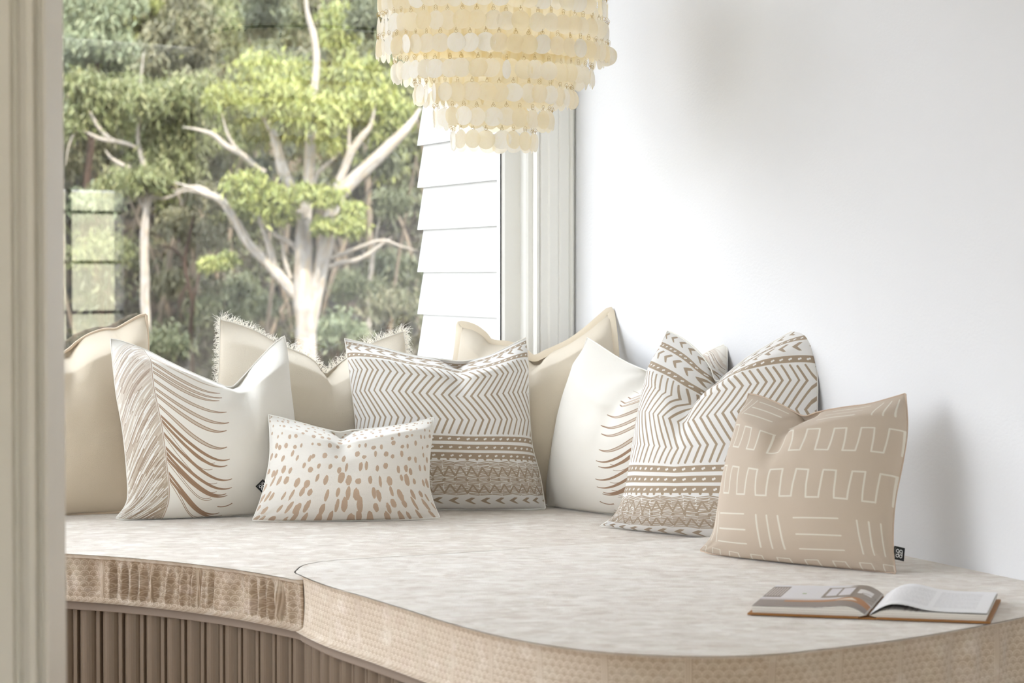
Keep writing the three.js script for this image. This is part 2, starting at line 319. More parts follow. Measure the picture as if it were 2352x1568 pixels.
  FRONT.forEach((p, i) => { const q = inn(i, 0.026 * sgn); pos.push(q.x, 0, q.z, q.x, 0.381, q.z); if (i) { const a = (i - 1) * 2; idx.push(a, a + 2, a + 3, a, a + 3, a + 1); } });
  const pg = new THREE.BufferGeometry(); pg.setAttribute('position', new THREE.Float32BufferAttribute(pos, 3)); pg.setIndex(idx); pg.computeVertexNormals();
  part(bench, 'front_panel', pg, M.reed);
  // reeds, each half round with a narrow flat between
  const line = new THREE.CatmullRomCurve3(FRONT.map((p, i) => inn(i, 0.026 * sgn).setY(0)));
  const L = line.getLength(), step = 0.0578, nR = Math.floor(L / step);
  const rs = new THREE.Shape(); const hw = 0.0222, dep = 0.02;
  rs.moveTo(-hw, 0); for (let a = 0; a <= 14; a++) { const th = Math.PI - a / 14 * Math.PI; rs.lineTo(hw * Math.cos(th), dep * Math.pow(Math.sin(th), 1.6)); } rs.lineTo(hw, -0.004); rs.lineTo(-hw, -0.004);
  const rg = new THREE.ExtrudeGeometry(rs, { depth: 0.381, bevelEnabled: false, curveSegments: 4 }); rg.rotateX(-Math.PI / 2); rg.deleteAttribute('uv');
  const fs = new THREE.Shape(); fs.moveTo(-0.005, -0.004); fs.lineTo(-0.005, 0.011); fs.lineTo(-0.004, 0.012); fs.lineTo(0.004, 0.012); fs.lineTo(0.005, 0.011); fs.lineTo(0.005, -0.004);
  const fg = new THREE.ExtrudeGeometry(fs, { depth: 0.381, bevelEnabled: false }); fg.rotateX(-Math.PI / 2);
  for (let i = 1; i < nR; i++) for (const [g, nm, o] of [[rg, 'reed', 0.5], [fg, 'fillet', 0]]) {
    const u = (i + o) * step / L; if (u > 0.985) continue;
    const p = line.getPointAt(u), t = line.getTangentAt(u), m = part(bench, nm, g, M.reed);
    const out = V(-t.z * sgn, 0, t.x * sgn);           // away from the seat
    m.position.copy(p); m.rotation.y = Math.atan2(-out.x, -out.z);   // the shape's y became -z
  }
}

// ---------------------------------------------------------------- printed fabrics (flat prints, drawn in the cover's own u, v)
const INK = '#b29f89';
function zigzagPrint(top) {                            // top: how much of the upper arrow rows the cover shows
  return canvasTex(1024, 1024, (g, w) => {
    g.fillStyle = '#f6f4f1'; g.fillRect(0, 0, w, w);
    const Y = (v) => v * w;
    const band = (y, h, dots, drops) => {
      g.fillStyle = INK; g.fillRect(0, Y(y), w, Y(h));
      g.fillStyle = '#f6f4f1';
      for (let i = 0; i < dots; i++) { const x = (i + 0.5) * w / dots + rr(-3, 3); g.beginPath(); g.ellipse(x - 3, Y(y + h / 2) + 1.5, 5, 5.2, 0, 0, 7); g.ellipse(x + 4, Y(y + h / 2) - 1.5, 4.4, 4.8, 0, 0, 7); g.fill(); }
      if (drops) { g.fillStyle = INK; for (let i = 0; i < dots; i++) { g.beginPath(); g.arc((i + 0.1) * w / dots + rr(-4, 4), Y(y + h) + 3, rr(5, 8), 0, 7); g.fill(); } }
    };
    const arrows = (y, h) => {
      g.fillStyle = INK;
      for (let i = 0; i < 15; i++) { const x = i * w / 14.3 + rr(-4, 4), a = Y(h / 2), c = Y(y);
        g.beginPath(); g.moveTo(x, c); g.quadraticCurveTo(x + 12, c - a * 0.5, x + 30, c - a); g.lineTo(x + 47, c - a * 0.9); g.quadraticCurveTo(x + 34, c - a * 0.3, x + 26, c + 1);
        g.quadraticCurveTo(x + 38, c + a * 0.5, x + 50, c + a); g.lineTo(x + 38, c + a * 1.02); g.quadraticCurveTo(x + 14, c + a * 0.4, x, c); g.fill(); }
    };
    const o = top;                                     // shift of everything below the arrow rows
    if (top > 0.05) { arrows(0.035, 0.045); band(0.085, 0.03, 26); arrows(0.152, 0.05); band(0.2, 0.032, 26); }
    else { band(0.028, 0.026, 26); arrows(0.082, 0.05); band(0.125, 0.032, 26); }
    const z0 = 0.175 + o, z1 = 0.565 + o * 0.72, hgt = z1 - z0;
    g.strokeStyle = INK; g.lineWidth = 9.2; g.lineJoin = 'miter'; g.lineCap = 'round';
    for (let i = -3; i < 34; i++) {
      const x = i * w / 30 + rr(-2, 2); g.lineWidth = rr(8, 10.5);
      g.beginPath(); g.moveTo(x, Y(z0) + rr(-4, 4)); g.lineTo(x + 40, Y(z0 + hgt * 0.17)); g.lineTo(x - 34, Y(z0 + hgt * 0.47)); g.lineTo(x + 54, Y(z0 + hgt * 0.82)); g.lineTo(x + 22, Y(z1)); g.stroke();
    }
    const b = z1 + 0.014; band(b, 0.026, 24); band(b + 0.042, 0.028, 24); band(b + 0.084, 0.03, 24, true);
    const h0 = b + 0.132, h1 = Math.min(0.93, h0 + 0.19);
    for (let i = 0; i < 19; i++) {                     // hatched columns, slanting alternately
      const x = i * w / 19, n = 25; g.strokeStyle = INK;
      for (let k = 0; k < n; k++) { const y = Y(h0) + (Y(h1) - Y(h0)) * k / n, s = (i & 1 ? 1 : -1) * 4; g.lineWidth = rr(3.2, 5.4); g.beginPath(); g.moveTo(x + 2 + rr(-2, 2), y - s + rr(-1.5, 1.5)); g.lineTo(x + w / 19 - 3 + rr(-3, 3), y + s + rr(-1.5, 1.5)); g.stroke(); }
    }
    g.lineWidth = 8; g.lineJoin = 'bevel';
    for (const [yy, am] of [[h0 + (h1 - h0) * 0.27, 26], [h0 + (h1 - h0) * 0.78, 25]]) { g.beginPath(); for (let i = 0; i <= 40; i++) { const x = i * w / 40, y = Y(yy) + (i & 1 ? am : -am) + rr(-4, 4); i ? g.lineTo(x, y) : g.moveTo(x, y); } g.stroke(); }
    g.fillStyle = INK; for (let i = 0; i < 20; i++) { g.beginPath(); g.ellipse((i + 0.5) * w / 20, Y((h0 + h1) / 2) + rr(-3, 3), 7, 9, rr(-1, 1), 0, 7); g.fill(); }
    arrows(Math.min(0.965, h1 + 0.032), 0.042);
  });
}
function featherPrint() {
  return canvasTex(1024, 1024, (g, w) => {
    g.fillStyle = '#fbf7ef'; g.fillRect(0, 0, w, w);
    const spine = (t) => [w * (0.205 - 0.03 * t + 0.10 * t * t), w * (0.02 + 0.98 * t)];
    // left vane: a pale wash combed with brown and white strokes
    const shade = (t) => [Math.round(226 - 56 * t), Math.round(215 - 66 * t), Math.round(203 - 78 * t)];
    for (let i = 0; i < 190; i++) {
      const t = -0.1 + 1.1 * i / 190, [sx, sy] = spine(Math.max(0, t)), c = shade(clamp(t + rr(-0.1, 0.15)));
      const len = w * rr(0.15, 0.24), drop = w * (0.24 + 0.05 * t) * rr(0.9, 1.25), y0 = t < 0 ? sy + t * w : sy;
      g.strokeStyle = `rgba(${c[0]},${c[1]},${c[2]},${rr(0.35, 0.8)})`; g.lineWidth = rr(5, 12);
      g.beginPath(); g.moveTo(sx - 2, y0); g.quadraticCurveTo(sx - len * 0.55, y0 + drop * 0.35, sx - len, y0 + drop); g.stroke();
    }
    for (let i = 0; i < 200; i++) {
      const t = -0.08 + 1.06 * rnd(), [sx, sy] = spine(Math.max(0, t)), y0 = t < 0 ? sy + t * w : sy, q0 = rr(0, 0.5), q1 = q0 + rr(0.25, 0.6);
      const len = w * 0.22, drop = w * (0.27 + 0.05 * t), c = rnd();
      const dark = shade(clamp(t * 0.8 + 0.35));
      g.strokeStyle = c < 0.45 ? 'rgba(250,248,243,0.95)' : `rgba(${dark[0] - 25},${dark[1] - 30},${dark[2] - 30},0.85)`; g.lineWidth = c < 0.45 ? rr(2.5, 6) : rr(1.5, 4.5);
      const pt = (q) => [sx - len * q, y0 + drop * (0.35 * 2 * q * (1 - q) + q * q) ];
      g.beginPath(); for (let k = 0; k <= 8; k++) { const [x, y] = pt(q0 + (q1 - q0) * k / 8); k ? g.lineTo(x, y) : g.moveTo(x, y); } g.stroke();
    }
    // right barbs: separate quills that flatten and curl up at the tip
    const tips = [[0.08, 0.13], [0.1, 0.19], [0.115, 0.235], [0.15, 0.285], [0.185, 0.32], [0.21, 0.345], [0.255, 0.42], [0.3, 0.485], [0.335, 0.53], [0.385, 0.615], [0.44, 0.675], [0.465, 0.705], [0.52, 0.775], [0.585, 0.82], [0.61, 0.85], [0.635, 0.86], [0.7, 0.965], [0.73, 0.985]];
    tips.forEach(([ts, te], i) => {
      const [sx, sy] = spine(ts), ex = w * (0.50 + 0.035 * te + rr(-0.015, 0.015)) - (i < 2 ? 60 : 0), ey = w * te + 10;
      const thick = i < 3 ? 5 : i < 10 ? 15 : 9;
      const c1 = [sx + (ex - sx) * 0.45, sy + (ey - sy) * 0.62], c2 = [sx + (ex - sx) * 0.78, ey + 8];
      const dark = i < 3 ? '#c9b5a0' : '#a3836a';
      g.beginPath(); g.moveTo(sx, sy); g.bezierCurveTo(c1[0], c1[1], c2[0], c2[1], ex, ey - 16);
      g.bezierCurveTo(c2[0] - 6, c2[1] + thick * 1.1, c1[0] - thick * 0.5, c1[1] + thick * 1.2, sx, sy + 10); g.closePath();
      g.fillStyle = i < 10 ? '#d9cbbb' : '#a98a70'; g.fill(); g.strokeStyle = dark; g.lineWidth = i < 3 ? 2 : 3.4; g.stroke();
      if (i >= 10) { g.lineWidth = 2.4; g.beginPath(); g.moveTo(sx + 4, sy + 22); g.bezierCurveTo(c1[0] - 20, c1[1] + 26, c2[0] - 60, c2[1] + 10, ex - 70, ey - 2); g.stroke(); }
    });
    g.strokeStyle = '#a3836a'; g.lineWidth = 6; g.beginPath(); g.moveTo(w * 0.50, w * 0.915); g.quadraticCurveTo(w * 0.54, w * 0.93, w * 0.565, w * 0.905); g.stroke();
    // shaft
    g.strokeStyle = '#f3efe8'; g.lineWidth = 10; g.beginPath(); for (let k = 0; k <= 30; k++) { const [x, y] = spine(k / 30); k ? g.lineTo(x, y) : g.moveTo(x, y); } g.stroke();
    g.strokeStyle = '#b79d86'; g.lineWidth = 4; g.stroke();
  });
}
function spotPrint() {
  return canvasTex(1024, 640, (g, w, h) => {
    g.fillStyle = '#f5f1ea'; g.fillRect(0, 0, w, h);
    g.globalAlpha = 0.18; for (let k = 0; k < 1600; k++) { g.fillStyle = rnd() < 0.5 ? '#e5dccf' : '#ffffff'; g.fillRect(rnd() * w, rnd() * h, rr(8, 40), 1.2); } g.globalAlpha = 1;
    g.fillStyle = '#ccb39c';
    for (let j = 0; j < 11; j++) { const v = 0.03 + 0.97 * Math.pow(j / 10.2, 1.2), n = Math.round(24 - 8 * v);
      for (let i = 0; i < n; i++) {
        const x = (i + 0.5 * (j & 1) + rr(-0.36, 0.36)) / n * w, y = v * h + rr(-16, 16), u = x / w - 0.55;
        const ry = (9 + 40 * v * v) * rr(0.6, 1.3), rx = (8 + 9 * v) * rr(0.55, 1.2);
        const lean = -u * (0.55 + 0.9 * v);
        g.save(); g.translate(x, y); g.rotate(-lean * -1); g.beginPath();
        for (let k = 0; k <= 16; k++) { const a = k / 16 * Math.PI * 2, q = 1 + rr(-0.1, 0.1); const px = rx * Math.cos(a) * q, py = ry * Math.sin(a) * q; k ? g.lineTo(px, py) : g.moveTo(px, py); }
        g.fill(); g.restore();
      } }
  });
}
function mudPrint() {
  return canvasTex(1024, 1024, (g, w) => {
    g.fillStyle = '#d9c8b5'; g.fillRect(0, 0, w, w);
    g.strokeStyle = '#f3ecdf'; g.lineCap = 'round'; g.lineJoin = 'round';
    const line = (pts, lw = 8) => { g.lineWidth = lw * rr(0.85, 1.2); g.beginPath(); pts.forEach(([x, y], i) => i ? g.lineTo(x * w + rr(-2, 2), y * w + rr(-2, 2)) : g.moveTo(x * w, y * w)); g.stroke(); };
    const battle = (y0, y1) => { const n = 9, pts = []; for (let i = 0; i < n; i++) { const x = -0.01 + i * 0.118, s = 0.06; pts.push([x, y1], [x + 0.006, y0], [x + s, y0], [x + s + 0.004, y1]); } line(pts, 7.5); };
    battle(0.255, 0.375); battle(0.475, 0.605);
    const rows = (y, h) => { for (const [x0, kind] of [[0.02, 1], [0.15, 0], [0.41, 1], [0.585, 0], [0.855, 1]]) for (let k = 0; k < 3; k++) kind ? line([[x0 + k * 0.052, y], [x0 + k * 0.052 + 0.004, y + h]], 8.5) : line([[x0, y + 0.006 + k * h * 0.46], [x0 + 0.19, y + k * h * 0.46]], 8.5); };
    rows(0.70, 0.175); rows(0.05, 0.13);
    battle(0.935, 1.03);
  });
}
function logoTag() {
  return canvasTex(128, 128, (g, w) => {
    g.fillStyle = '#0d0d0d'; g.fillRect(0, 0, w, w); g.strokeStyle = '#efefef'; g.lineWidth = 7;
    for (const x of [44, 84]) { g.beginPath(); g.arc(x, 42, 15, 0, 7); g.stroke(); g.beginPath(); g.arc(x, 88, 15, 0, 7); g.stroke(); g.beginPath(); g.moveTo(x + 15, 42); g.lineTo(x + 15, 88); g.stroke(); }
    g.lineWidth = 1.5; g.beginPath(); g.moveTo(18, 10); g.lineTo(18, 118); g.stroke();
  });
}
const fabric = (map, bump, o = {}) => phys({ map, color: 0xffffff, roughness: 0.92, sheen: 0.25, sheenRoughness: 0.6, sheenColor: new THREE.Color(0xffffff), bumpMap: withRepeat(bump, 9, 9), bumpScale: 0.0007, ...o });
const FAB = {
  zigA: fabric(zigzagPrint(0), weaveTex), zigB: fabric(zigzagPrint(0.07), weaveTex),
  feather: fabric(featherPrint(), weaveTex), spot: fabric(spotPrint(), linenTex, { bumpScale: 0.0012 }), mud: fabric(mudPrint(), weaveTex),
  piped: fabric(null, plushTex, { color: 0xe0d2bc, sheen: 0.6, bumpScale: 0.0012 }), linen: fabric(null, linenTex, { color: 0xe6dccb, bumpScale: 0.0016 }),
  velvet: fabric(null, plushTex, { color: 0xe8dcc8, sheen: 0.8, bumpScale: 0.0014 }), plainSeam: std(0xf1eee8, 0.9), taupeSeam: std(0xcdb7a4, 0.9), cord: std(0xdcc9b2, 0.9),
  fringe: phys({ color: 0xfaf6ee, roughness: 1, transmission: 0.5, thickness: 0, side: THREE.DoubleSide }), tag: std(0xffffff, 0.7, { map: logoTag() }),
};

// ---------------------------------------------------------------- cushions: traced seam outline in the cushion's own leaning plane, stuffed front and back
function pillow(o) {
  const base = onY(o.at[0], o.at[1], SEAT + (o.up ?? 0)), yaw = o.yaw * Math.PI / 180, lean = o.lean * Math.PI / 180;
  const e1 = V(Math.cos(yaw), 0, -Math.sin(yaw)), f = V(Math.sin(yaw), 0, Math.cos(yaw));
  const e2 = V(0, Math.cos(lean), 0).addScaledVector(f, -Math.sin(lean)), N = f.clone().multiplyScalar(Math.cos(lean)).setY(Math.sin(lean));
  const p0 = base.clone().addScaledVector(f, -(o.back ?? 0));
  const to = ([x, y]) => { const q = onPlane(x, y, p0, N).sub(p0); return new THREE.Vector2(q.dot(e1), q.dot(e2)); };
  const [tl, tr, bl, br] = ['tl', 'tr', 'bl', 'br'].map((k) => to(o[k]));
  const curve = (a, pts, b) => new THREE.SplineCurve([a, ...pts.map(to), b]);
  const T = curve(tl, o.top, tr), B = curve(bl, o.bottom ?? [], br), Lc = curve(tl, o.left ?? [], bl), R = curve(tr, o.right ?? [], br);
  const n = o.n ?? 80, row = (c) => c.getSpacedPoints(n);
  // the upper edge is parametrised so that s at its dip is chop
  const tp = row(T), bp = row(B), lp = row(Lc), rp = row(R);
  const mp = (q) => q * 0.6 + 0.4 * (0.5 - 0.5 * Math.cos(Math.PI * q));   // the cloth turns away towards the seams
  const pick = (a, u) => { const k = Math.min(n - 1, Math.floor(u * n)), w = u * n - k; return { x: a[k].x * (1 - w) + a[k + 1].x * w, y: a[k].y * (1 - w) + a[k + 1].y * w }; };
  const coons = (i, j) => {                            // i: 0..n left to right, j: 0..n bottom to top
    const s = mp(i / n), t = mp(j / n), bot = pick(bp, s), le = pick(lp, 1 - t), ri = pick(rp, 1 - t), tps = pick(tp, s), k = o.dec ?? 2.2, td = Math.pow(t, k - 1);
    const chord = new THREE.Vector2(tl.x + (tr.x - tl.x) * s, tl.y + (tr.y - tl.y) * s), top = { x: chord.x + (tps.x - chord.x) * td, y: chord.y + (tps.y - chord.y) * td };
    const x = (1 - t) * bot.x + t * top.x + (1 - s) * le.x + s * ri.x - ((1 - s) * (1 - t) * bl.x + s * (1 - t) * br.x + (1 - s) * t * tl.x + s * t * tr.x);
    const y = (1 - t) * bot.y + t * top.y + (1 - s) * le.y + s * ri.y - ((1 - s) * (1 - t) * bl.y + s * (1 - t) * br.y + (1 - s) * t * tl.y + s * t * tr.y);
    return [x, y];
  };
  const sc = o.chop ?? 0.55, fat = o.fat ?? 0.085, sd = o.seed ?? 1, dip = o.dip ?? 0.26;
  const hump = (s, t, frontSide) => {
    const gs = Math.pow(Math.max(0, 1 - Math.pow(Math.abs(2 * s - 1), 2.4)), 0.6);
    const ridge = 1 - dip * Math.exp(-Math.pow((s - sc) / 0.34, 2)) - 0.12;   // where the belly folds over towards the upper seam
    let gt;
    if (t < ridge) { const q = t / ridge; gt = Math.pow(Math.max(0, 1 - Math.pow(1 - Math.min(1, q * 1.25), 2.6)), 0.62) * (1 - 0.12 * smooth(0.6, 1, q)); }
    else { const q = (t - ridge) / (1 - ridge); gt = 0.88 * (1 - smooth(0, 1, q) * 0.3 - q * 0.7); }
    if (!frontSide) gt = Math.pow(Math.max(0, 1 - Math.pow(Math.abs(2 * t - 1), 2.4)), 0.6);
    let z = fat * gs * gt;
    if (frontSide) {
      z -= fat * (o.crease ?? 0.32) * Math.exp(-Math.pow((s - sc) / 0.055, 2)) * smooth(ridge - 0.3, 0.97, t) * gs;
      z += 0.0035 * gs * gt * (perlin.noise(s * 5 + sd * 7, t * 5, sd) + 0.5 * perlin.noise(s * 11, t * 11 + sd * 3, sd + 4));
      const dx = s - sc, dy = 1 - t, a = Math.atan2(dx, dy + 0.02), d = Math.hypot(dx, dy);        // folds running out of the chop
      z += 0.0035 * Math.sin(a * 9 + sd) * Math.exp(-d * 5.5) * gs;
      for (const cx of [0, 1]) { const qx = Math.abs(s - cx), a2 = Math.atan2(qx, t + 0.01), d2 = Math.hypot(qx, t); z += 0.003 * Math.sin(a2 * 13 + sd * 2 + cx) * Math.exp(-d2 * 8) * smooth(0, 0.1, d2); }
    }
    return z;
  };
  const bend = (t) => -(o.bend ?? 0.03) * Math.pow(clamp((t - 0.68) / 0.32), 1.5);          // the ears fall back a little
  const cx = Math.tan(yaw) * Math.cos(lean), cy = Math.tan(lean);              // sliding that keeps the outline when the ears fall back
  const local0 = (x, y, z) => V(0, 0, 0).addScaledVector(e1, x).addScaledVector(e2, y).addScaledVector(N, z).add(p0).sub(base);
  const local = (x, y, z, b = 0) => local0(x - b * cx, y - b * cy, z + b);
  const shell = (front) => {
    const pos = [], uv = [], idx = [], m = n + 1;
    for (let j = 0; j <= n; j++) for (let i = 0; i <= n; i++) {
      const s = mp(i / n), t = mp(j / n), [x, y] = coons(i, j), z = front ? hump(s, t, true) : -hump(s, t, false) * (o.backFat ?? 0.35);
      const q = local(x, y, z, bend(t)); q.y = Math.max(q.y, 0.0015 + 0.002 * (front ? 1 : 0)); pos.push(q.x, q.y, q.z); uv.push(o.flip ? 1 - i / n : i / n, j / n);
    }
    for (let j = 0; j < n; j++) for (let i = 0; i < n; i++) { const a = j * m + i, b = a + 1, c = a + m, d = c + 1; front ? idx.push(a, b, d, a, d, c) : idx.push(a, d, b, a, c, d); }
    const g = new THREE.BufferGeometry(); g.setAttribute('position', new THREE.Float32BufferAttribute(pos, 3)); g.setAttribute('uv', new THREE.Float32BufferAttribute(uv, 2)); g.setIndex(idx); g.computeVertexNormals(); return g;
  };
  const grp = thing('cushion', o.label, 'cushion', base.clone(), o.group);
  part(grp, 'cover', mergeGeometries([shell(true), shell(false)]), o.mat);
  const ring = []; for (let i = 0; i < n; i++) ring.push(pick(tp, mp(i / n))); for (let i = 0; i < n; i++) ring.push(pick(rp, mp(i / n))); for (let i = n; i > 0; i--) ring.push(pick(bp, mp(i / n))); for (let i = n; i > 0; i--) ring.push(pick(lp, mp(i / n)));
  ring.forEach((p, i) => { ring[i] = new THREE.Vector2(p.x, p.y); });
  const ringT = (i) => { const k = Math.floor(i / n) % 4, w = mp((i % n) / n); return k === 0 ? 1 : k === 1 ? 1 - w : k === 2 ? 0 : w; };
  const ringV = ring.map((p, i) => { const q = local(p.x, p.y, 0, bend(ringT(i))); q.y = Math.max(q.y, 0.002); return q; });
  const seamR = o.cord ?? 0.0016, loop = new THREE.CatmullRomCurve3(ringV.filter((_, i) => i % 2 === 0), true);
  if (!o.flange) part(grp, o.cord ? 'piping' : 'seam', new THREE.TubeGeometry(loop, 320, seamR, 6, true), o.seamMat, o.cord ? 'rolled piping along the edge' : undefined);
  if (o.flange) {                                      // flat border standing proud of the seam
    const pos = [], idx = [], c = ring.reduce((a, p) => a.add(p), new THREE.Vector2()).multiplyScalar(1 / ring.length), k = ring.length;
    for (let i = 0; i <= k; i++) { const p = ring[i % k], a = ring[(i + k - 2) % k], b = ring[(i + 2) % k], t = b.clone().sub(a).normalize(), out = new THREE.Vector2(-t.y, t.x); if (out.dot(p.clone().sub(c)) < 0) out.negate();
      for (const [e, z] of [[-0.006, 0.004], [0, 0.0035], [o.flange, 0.0025], [o.flange, -0.0025], [0, -0.004]]) { const q = local(p.x + out.x * e, p.y + out.y * e, z + 0.0015 * Math.sin(i * 0.21), bend(ringT(i % k))); q.y = Math.max(q.y, 0.002); pos.push(q.x, q.y, q.z); } }
    for (let i = 0; i < k; i++) for (let r = 0; r < 4; r++) { const a = i * 5 + r, b = a + 5; idx.push(a, b, b + 1, a, b + 1, a + 1); }
    const g = new THREE.BufferGeometry(); g.setAttribute('position', new THREE.Float32BufferAttribute(pos, 3)); g.setIndex(idx); g.computeVertexNormals();
    part(grp, 'flange', g, o.seamMat, 'flat stitched border');
  }
  if (o.fringe) {
    const pos = [], idx = [], c = ring.reduce((a, p) => a.add(p), new THREE.Vector2()).multiplyScalar(1 / ring.length), k = ring.length, upto = n * 2;
    const strand = (p, out, len, w, curl, z0, bz) => {
      const t = new THREE.Vector2(-out.y, out.x), b0 = pos.length / 3, st = 6, cz = rr(-1, 1);
      for (let q = 0; q <= st; q++) { const u = q / st, sx = curl * len * (u * u * 0.8 + 0.18 * Math.sin(u * 5 + curl * 9)), ww = w * (1 - 0.6 * u), zz = z0 + cz * len * 0.25 * u * u;
        for (const sg of [-1, 1]) { const v = local(p.x + out.x * len * u + t.x * (sx + sg * ww), p.y + out.y * len * u + t.y * (sx + sg * ww), zz + sg * 0.0003, bz); pos.push(v.x, v.y, v.z); } }
      for (let q = 0; q < st; q++) { const a = b0 + q * 2; idx.push(a, a + 1, a + 3, a, a + 3, a + 2); }
    };
    for (let i = 0; i < k; i++) {
      if (i >= n * 2 && i < n * 3) continue;           // not along the bottom
      const p = ring[i], a = ring[(i + k - 2) % k], b = ring[(i + 2) % k], t = b.clone().sub(a).normalize(), out = new THREE.Vector2(-t.y, t.x); if (out.dot(p.clone().sub(c)) < 0) out.negate();
      const tuft = Math.pow(clamp(0.5 + 0.9 * perlin.noise(i * 0.33, 3.3, 1.7)), 2);
      for (let q = 0; q < 7; q++) { const off = rr(-0.5, 0.5) * 0.006; strand(new THREE.Vector2(p.x + t.x * off, p.y + t.y * off), out, 0.006 + 0.009 * rnd() + 0.02 * tuft * rnd(), rr(0.0005, 0.0010), rr(-1.6, 1.6), rr(-0.002, 0.002), bend(ringT(i))); }
    }
    const g = new THREE.BufferGeometry(); g.setAttribute('position', new THREE.Float32BufferAttribute(pos, 3)); g.setIndex(idx); g.computeVertexNormals();
    const m = part(grp, 'fringe', g, FAB.fringe, 'frayed thread fringe'); m.userData.kind = 'stuff';
  }
  if (o.tag) {                                         // folded woven label sewn into the seam
    const { at, size, turn, yawTag } = o.tag, q = onPlane(at[0], at[1], p0, N).sub(base);
    const g = new RoundedBoxGeometry(size, size, 0.0012, 2, 0.0005); const m = part(grp, 'woven_label', g, FAB.tag, 'small black woven label with white looped mark');
    const look = new THREE.Matrix4().makeBasis(e1, e2, N); m.quaternion.setFromRotationMatrix(look); m.rotateZ(turn); if (yawTag) m.rotateY(yawTag);
    m.position.copy(q).addScaledVector(N, o.tag.lift ?? 0.004);
  }
  return grp;
}

pillow({ label: 'plain beige cushion with rolled piping, half hidden by the doorway at the left', mat: FAB.piped, seamMat: FAB.cord, cord: 0.0042, at: [200, 1184], yaw: 21, lean: 15, back: 0.03, bend: 0.05, seed: 3, fat: 0.12,
  tl: [-75, 735], tr: [329, 724], bl: [-95, 1190], br: [318, 1172], top: [[-30, 760], [40, 800], [95, 826], [143, 808], [170, 786], [200, 768], [236, 757], [258, 757], [286, 742], [313, 727]], right: [[338, 800], [333, 900], [325, 1060]], left: [[-82, 900]], bottom: [[100, 1188]], chop: 0.55, dip: 0.1 });
pillow({ label: 'cream linen cushion with frayed fringed edges standing against the window', mat: FAB.linen, seamMat: FAB.plainSeam, fringe: true, at: [730, 1166], yaw: 20, lean: 12, back: 0.03, bend: 0.05, seed: 5, fat: 0.095,
  tl: [500, 735], tr: [926, 762], bl: [485, 1175], br: [955, 1155], top: [[530, 742], [585, 762], [640, 793], [700, 818], [728, 840], [742, 860], [760, 848], [790, 826], [830, 800], [880, 778]], right: [[931, 810], [940, 950]], left: [[502, 850], [490, 1000]], chop: 0.58, dip: 0.06 });
pillow({ label: 'sand velvet cushion with flat stitched border, wedged into the corner', mat: FAB.velvet, seamMat: FAB.velvet, flange: 0.013, at: [1200, 1155], yaw: -13, lean: 12, back: -0.03, bend: 0.06, backFat: 0.4, seed: 8, fat: 0.12,
  tl: [1056, 748], tr: [1402, 716], bl: [1010, 1150], br: [1390, 1150], top: [[1085, 756], [1108, 772], [1125, 790], [1165, 796], [1195, 806], [1225, 828], [1260, 814], [1310, 790], [1350, 762], [1380, 736]], right: [[1408, 770], [1412, 850], [1405, 1000]], left: [[1054, 800], [1040, 900]], chop: 0.5, dip: 0.08 });
pillow({ label: 'white cushion with a large brown feather print down its left side', mat: FAB.feather, seamMat: FAB.plainSeam, at: [480, 1190], yaw: 20, lean: 17, back: 0.02, seed: 11, fat: 0.13,
  tl: [250, 779], tr: [652, 772], bl: [266, 1190], br: [690, 1172], top: [[275, 784], [330, 804], [390, 834], [450, 862], [500, 882], [528, 890], [555, 866], [590, 828], [625, 792]], right: [[660, 820], [666, 880], [676, 965], [688, 1080]], left: [[258, 840], [268, 910], [282, 990], [291, 1080], [292, 1150]], bottom: [[330, 1200], [440, 1198], [560, 1186]], chop: 0.68, dip: 0.08,
  tag: { at: [581, 1138], size: 0.026, turn: -0.85, lift: 0.105 } });
pillow({ label: 'white cushion with zigzag stripe print, in the middle beside the corner cushion', mat: FAB.zigA, seamMat: FAB.plainSeam, at: [1100, 1170], yaw: 2, lean: 14, back: -0.02, seed: 15, fat: 0.12,
  tl: [790, 778], tr: [1209, 775], bl: [818, 1166], br: [1253, 1168], top: [[830, 787], [880, 799], [930, 813], [980, 822], [1030, 828], [1060, 830], [1100, 824], [1140, 810], [1180, 790]], right: [[1213, 840], [1215, 930], [1222, 1020], [1240, 1090]], left: [[797, 820], [806, 880], [816, 960], [822, 1060]], bottom: [[950, 1170], [1100, 1173]], chop: 0.6, dip: 0.06 });
pillow({ label: 'white cushion with curled feather tips, partly hidden behind the right zigzag cushion', mat: FAB.feather, seamMat: FAB.plainSeam, flip: true, at: [1380, 1176], yaw: -55, lean: 9, back: -0.02, bend: 0.03, backFat: 0.4, seed: 19, fat: 0.11,
  tl: [1350, 777], tr: [1675, 790], bl: [1256, 1165], br: [1655, 1200], top: [[1375, 792], [1405, 812], [1440, 833], [1480, 850], [1515, 862], [1550, 850], [1590, 830], [1635, 806]], right: [[1672, 840], [1662, 960]], left: [[1338, 810], [1318, 870], [1296, 950], [1276, 1040], [1260, 1110]], bottom: [[1330, 1176], [1430, 1184]], chop: 0.5, dip: 0.22 });
pillow({ label: 'white cushion with zigzag stripe print and two upper arrow bands, leaning on the right wall', mat: FAB.zigB, seamMat: FAB.plainSeam, at: [1540, 1228], yaw: -46, lean: 13, back: 0.01, backFat: 0.3, seed: 23, fat: 0.115,
  tl: [1535, 760], tr: [1869, 740], bl: [1378, 1208], br: [1868, 1262], top: [[1560, 772], [1590, 793], [1615, 818], [1635, 848], [1648, 878], [1672, 860], [1720, 822], [1780, 786], [1830, 758]], right: [[1876, 800], [1878, 880], [1876, 980], [1872, 1120]], left: [[1518, 795], [1500, 840], [1484, 900], [1470, 980], [1456, 1060], [1442, 1125], [1415, 1180]], bottom: [[1430, 1218], [1500, 1228], [1600, 1236], [1740, 1250]], chop: 0.4, dip: 0.2, crease: 0.45 });
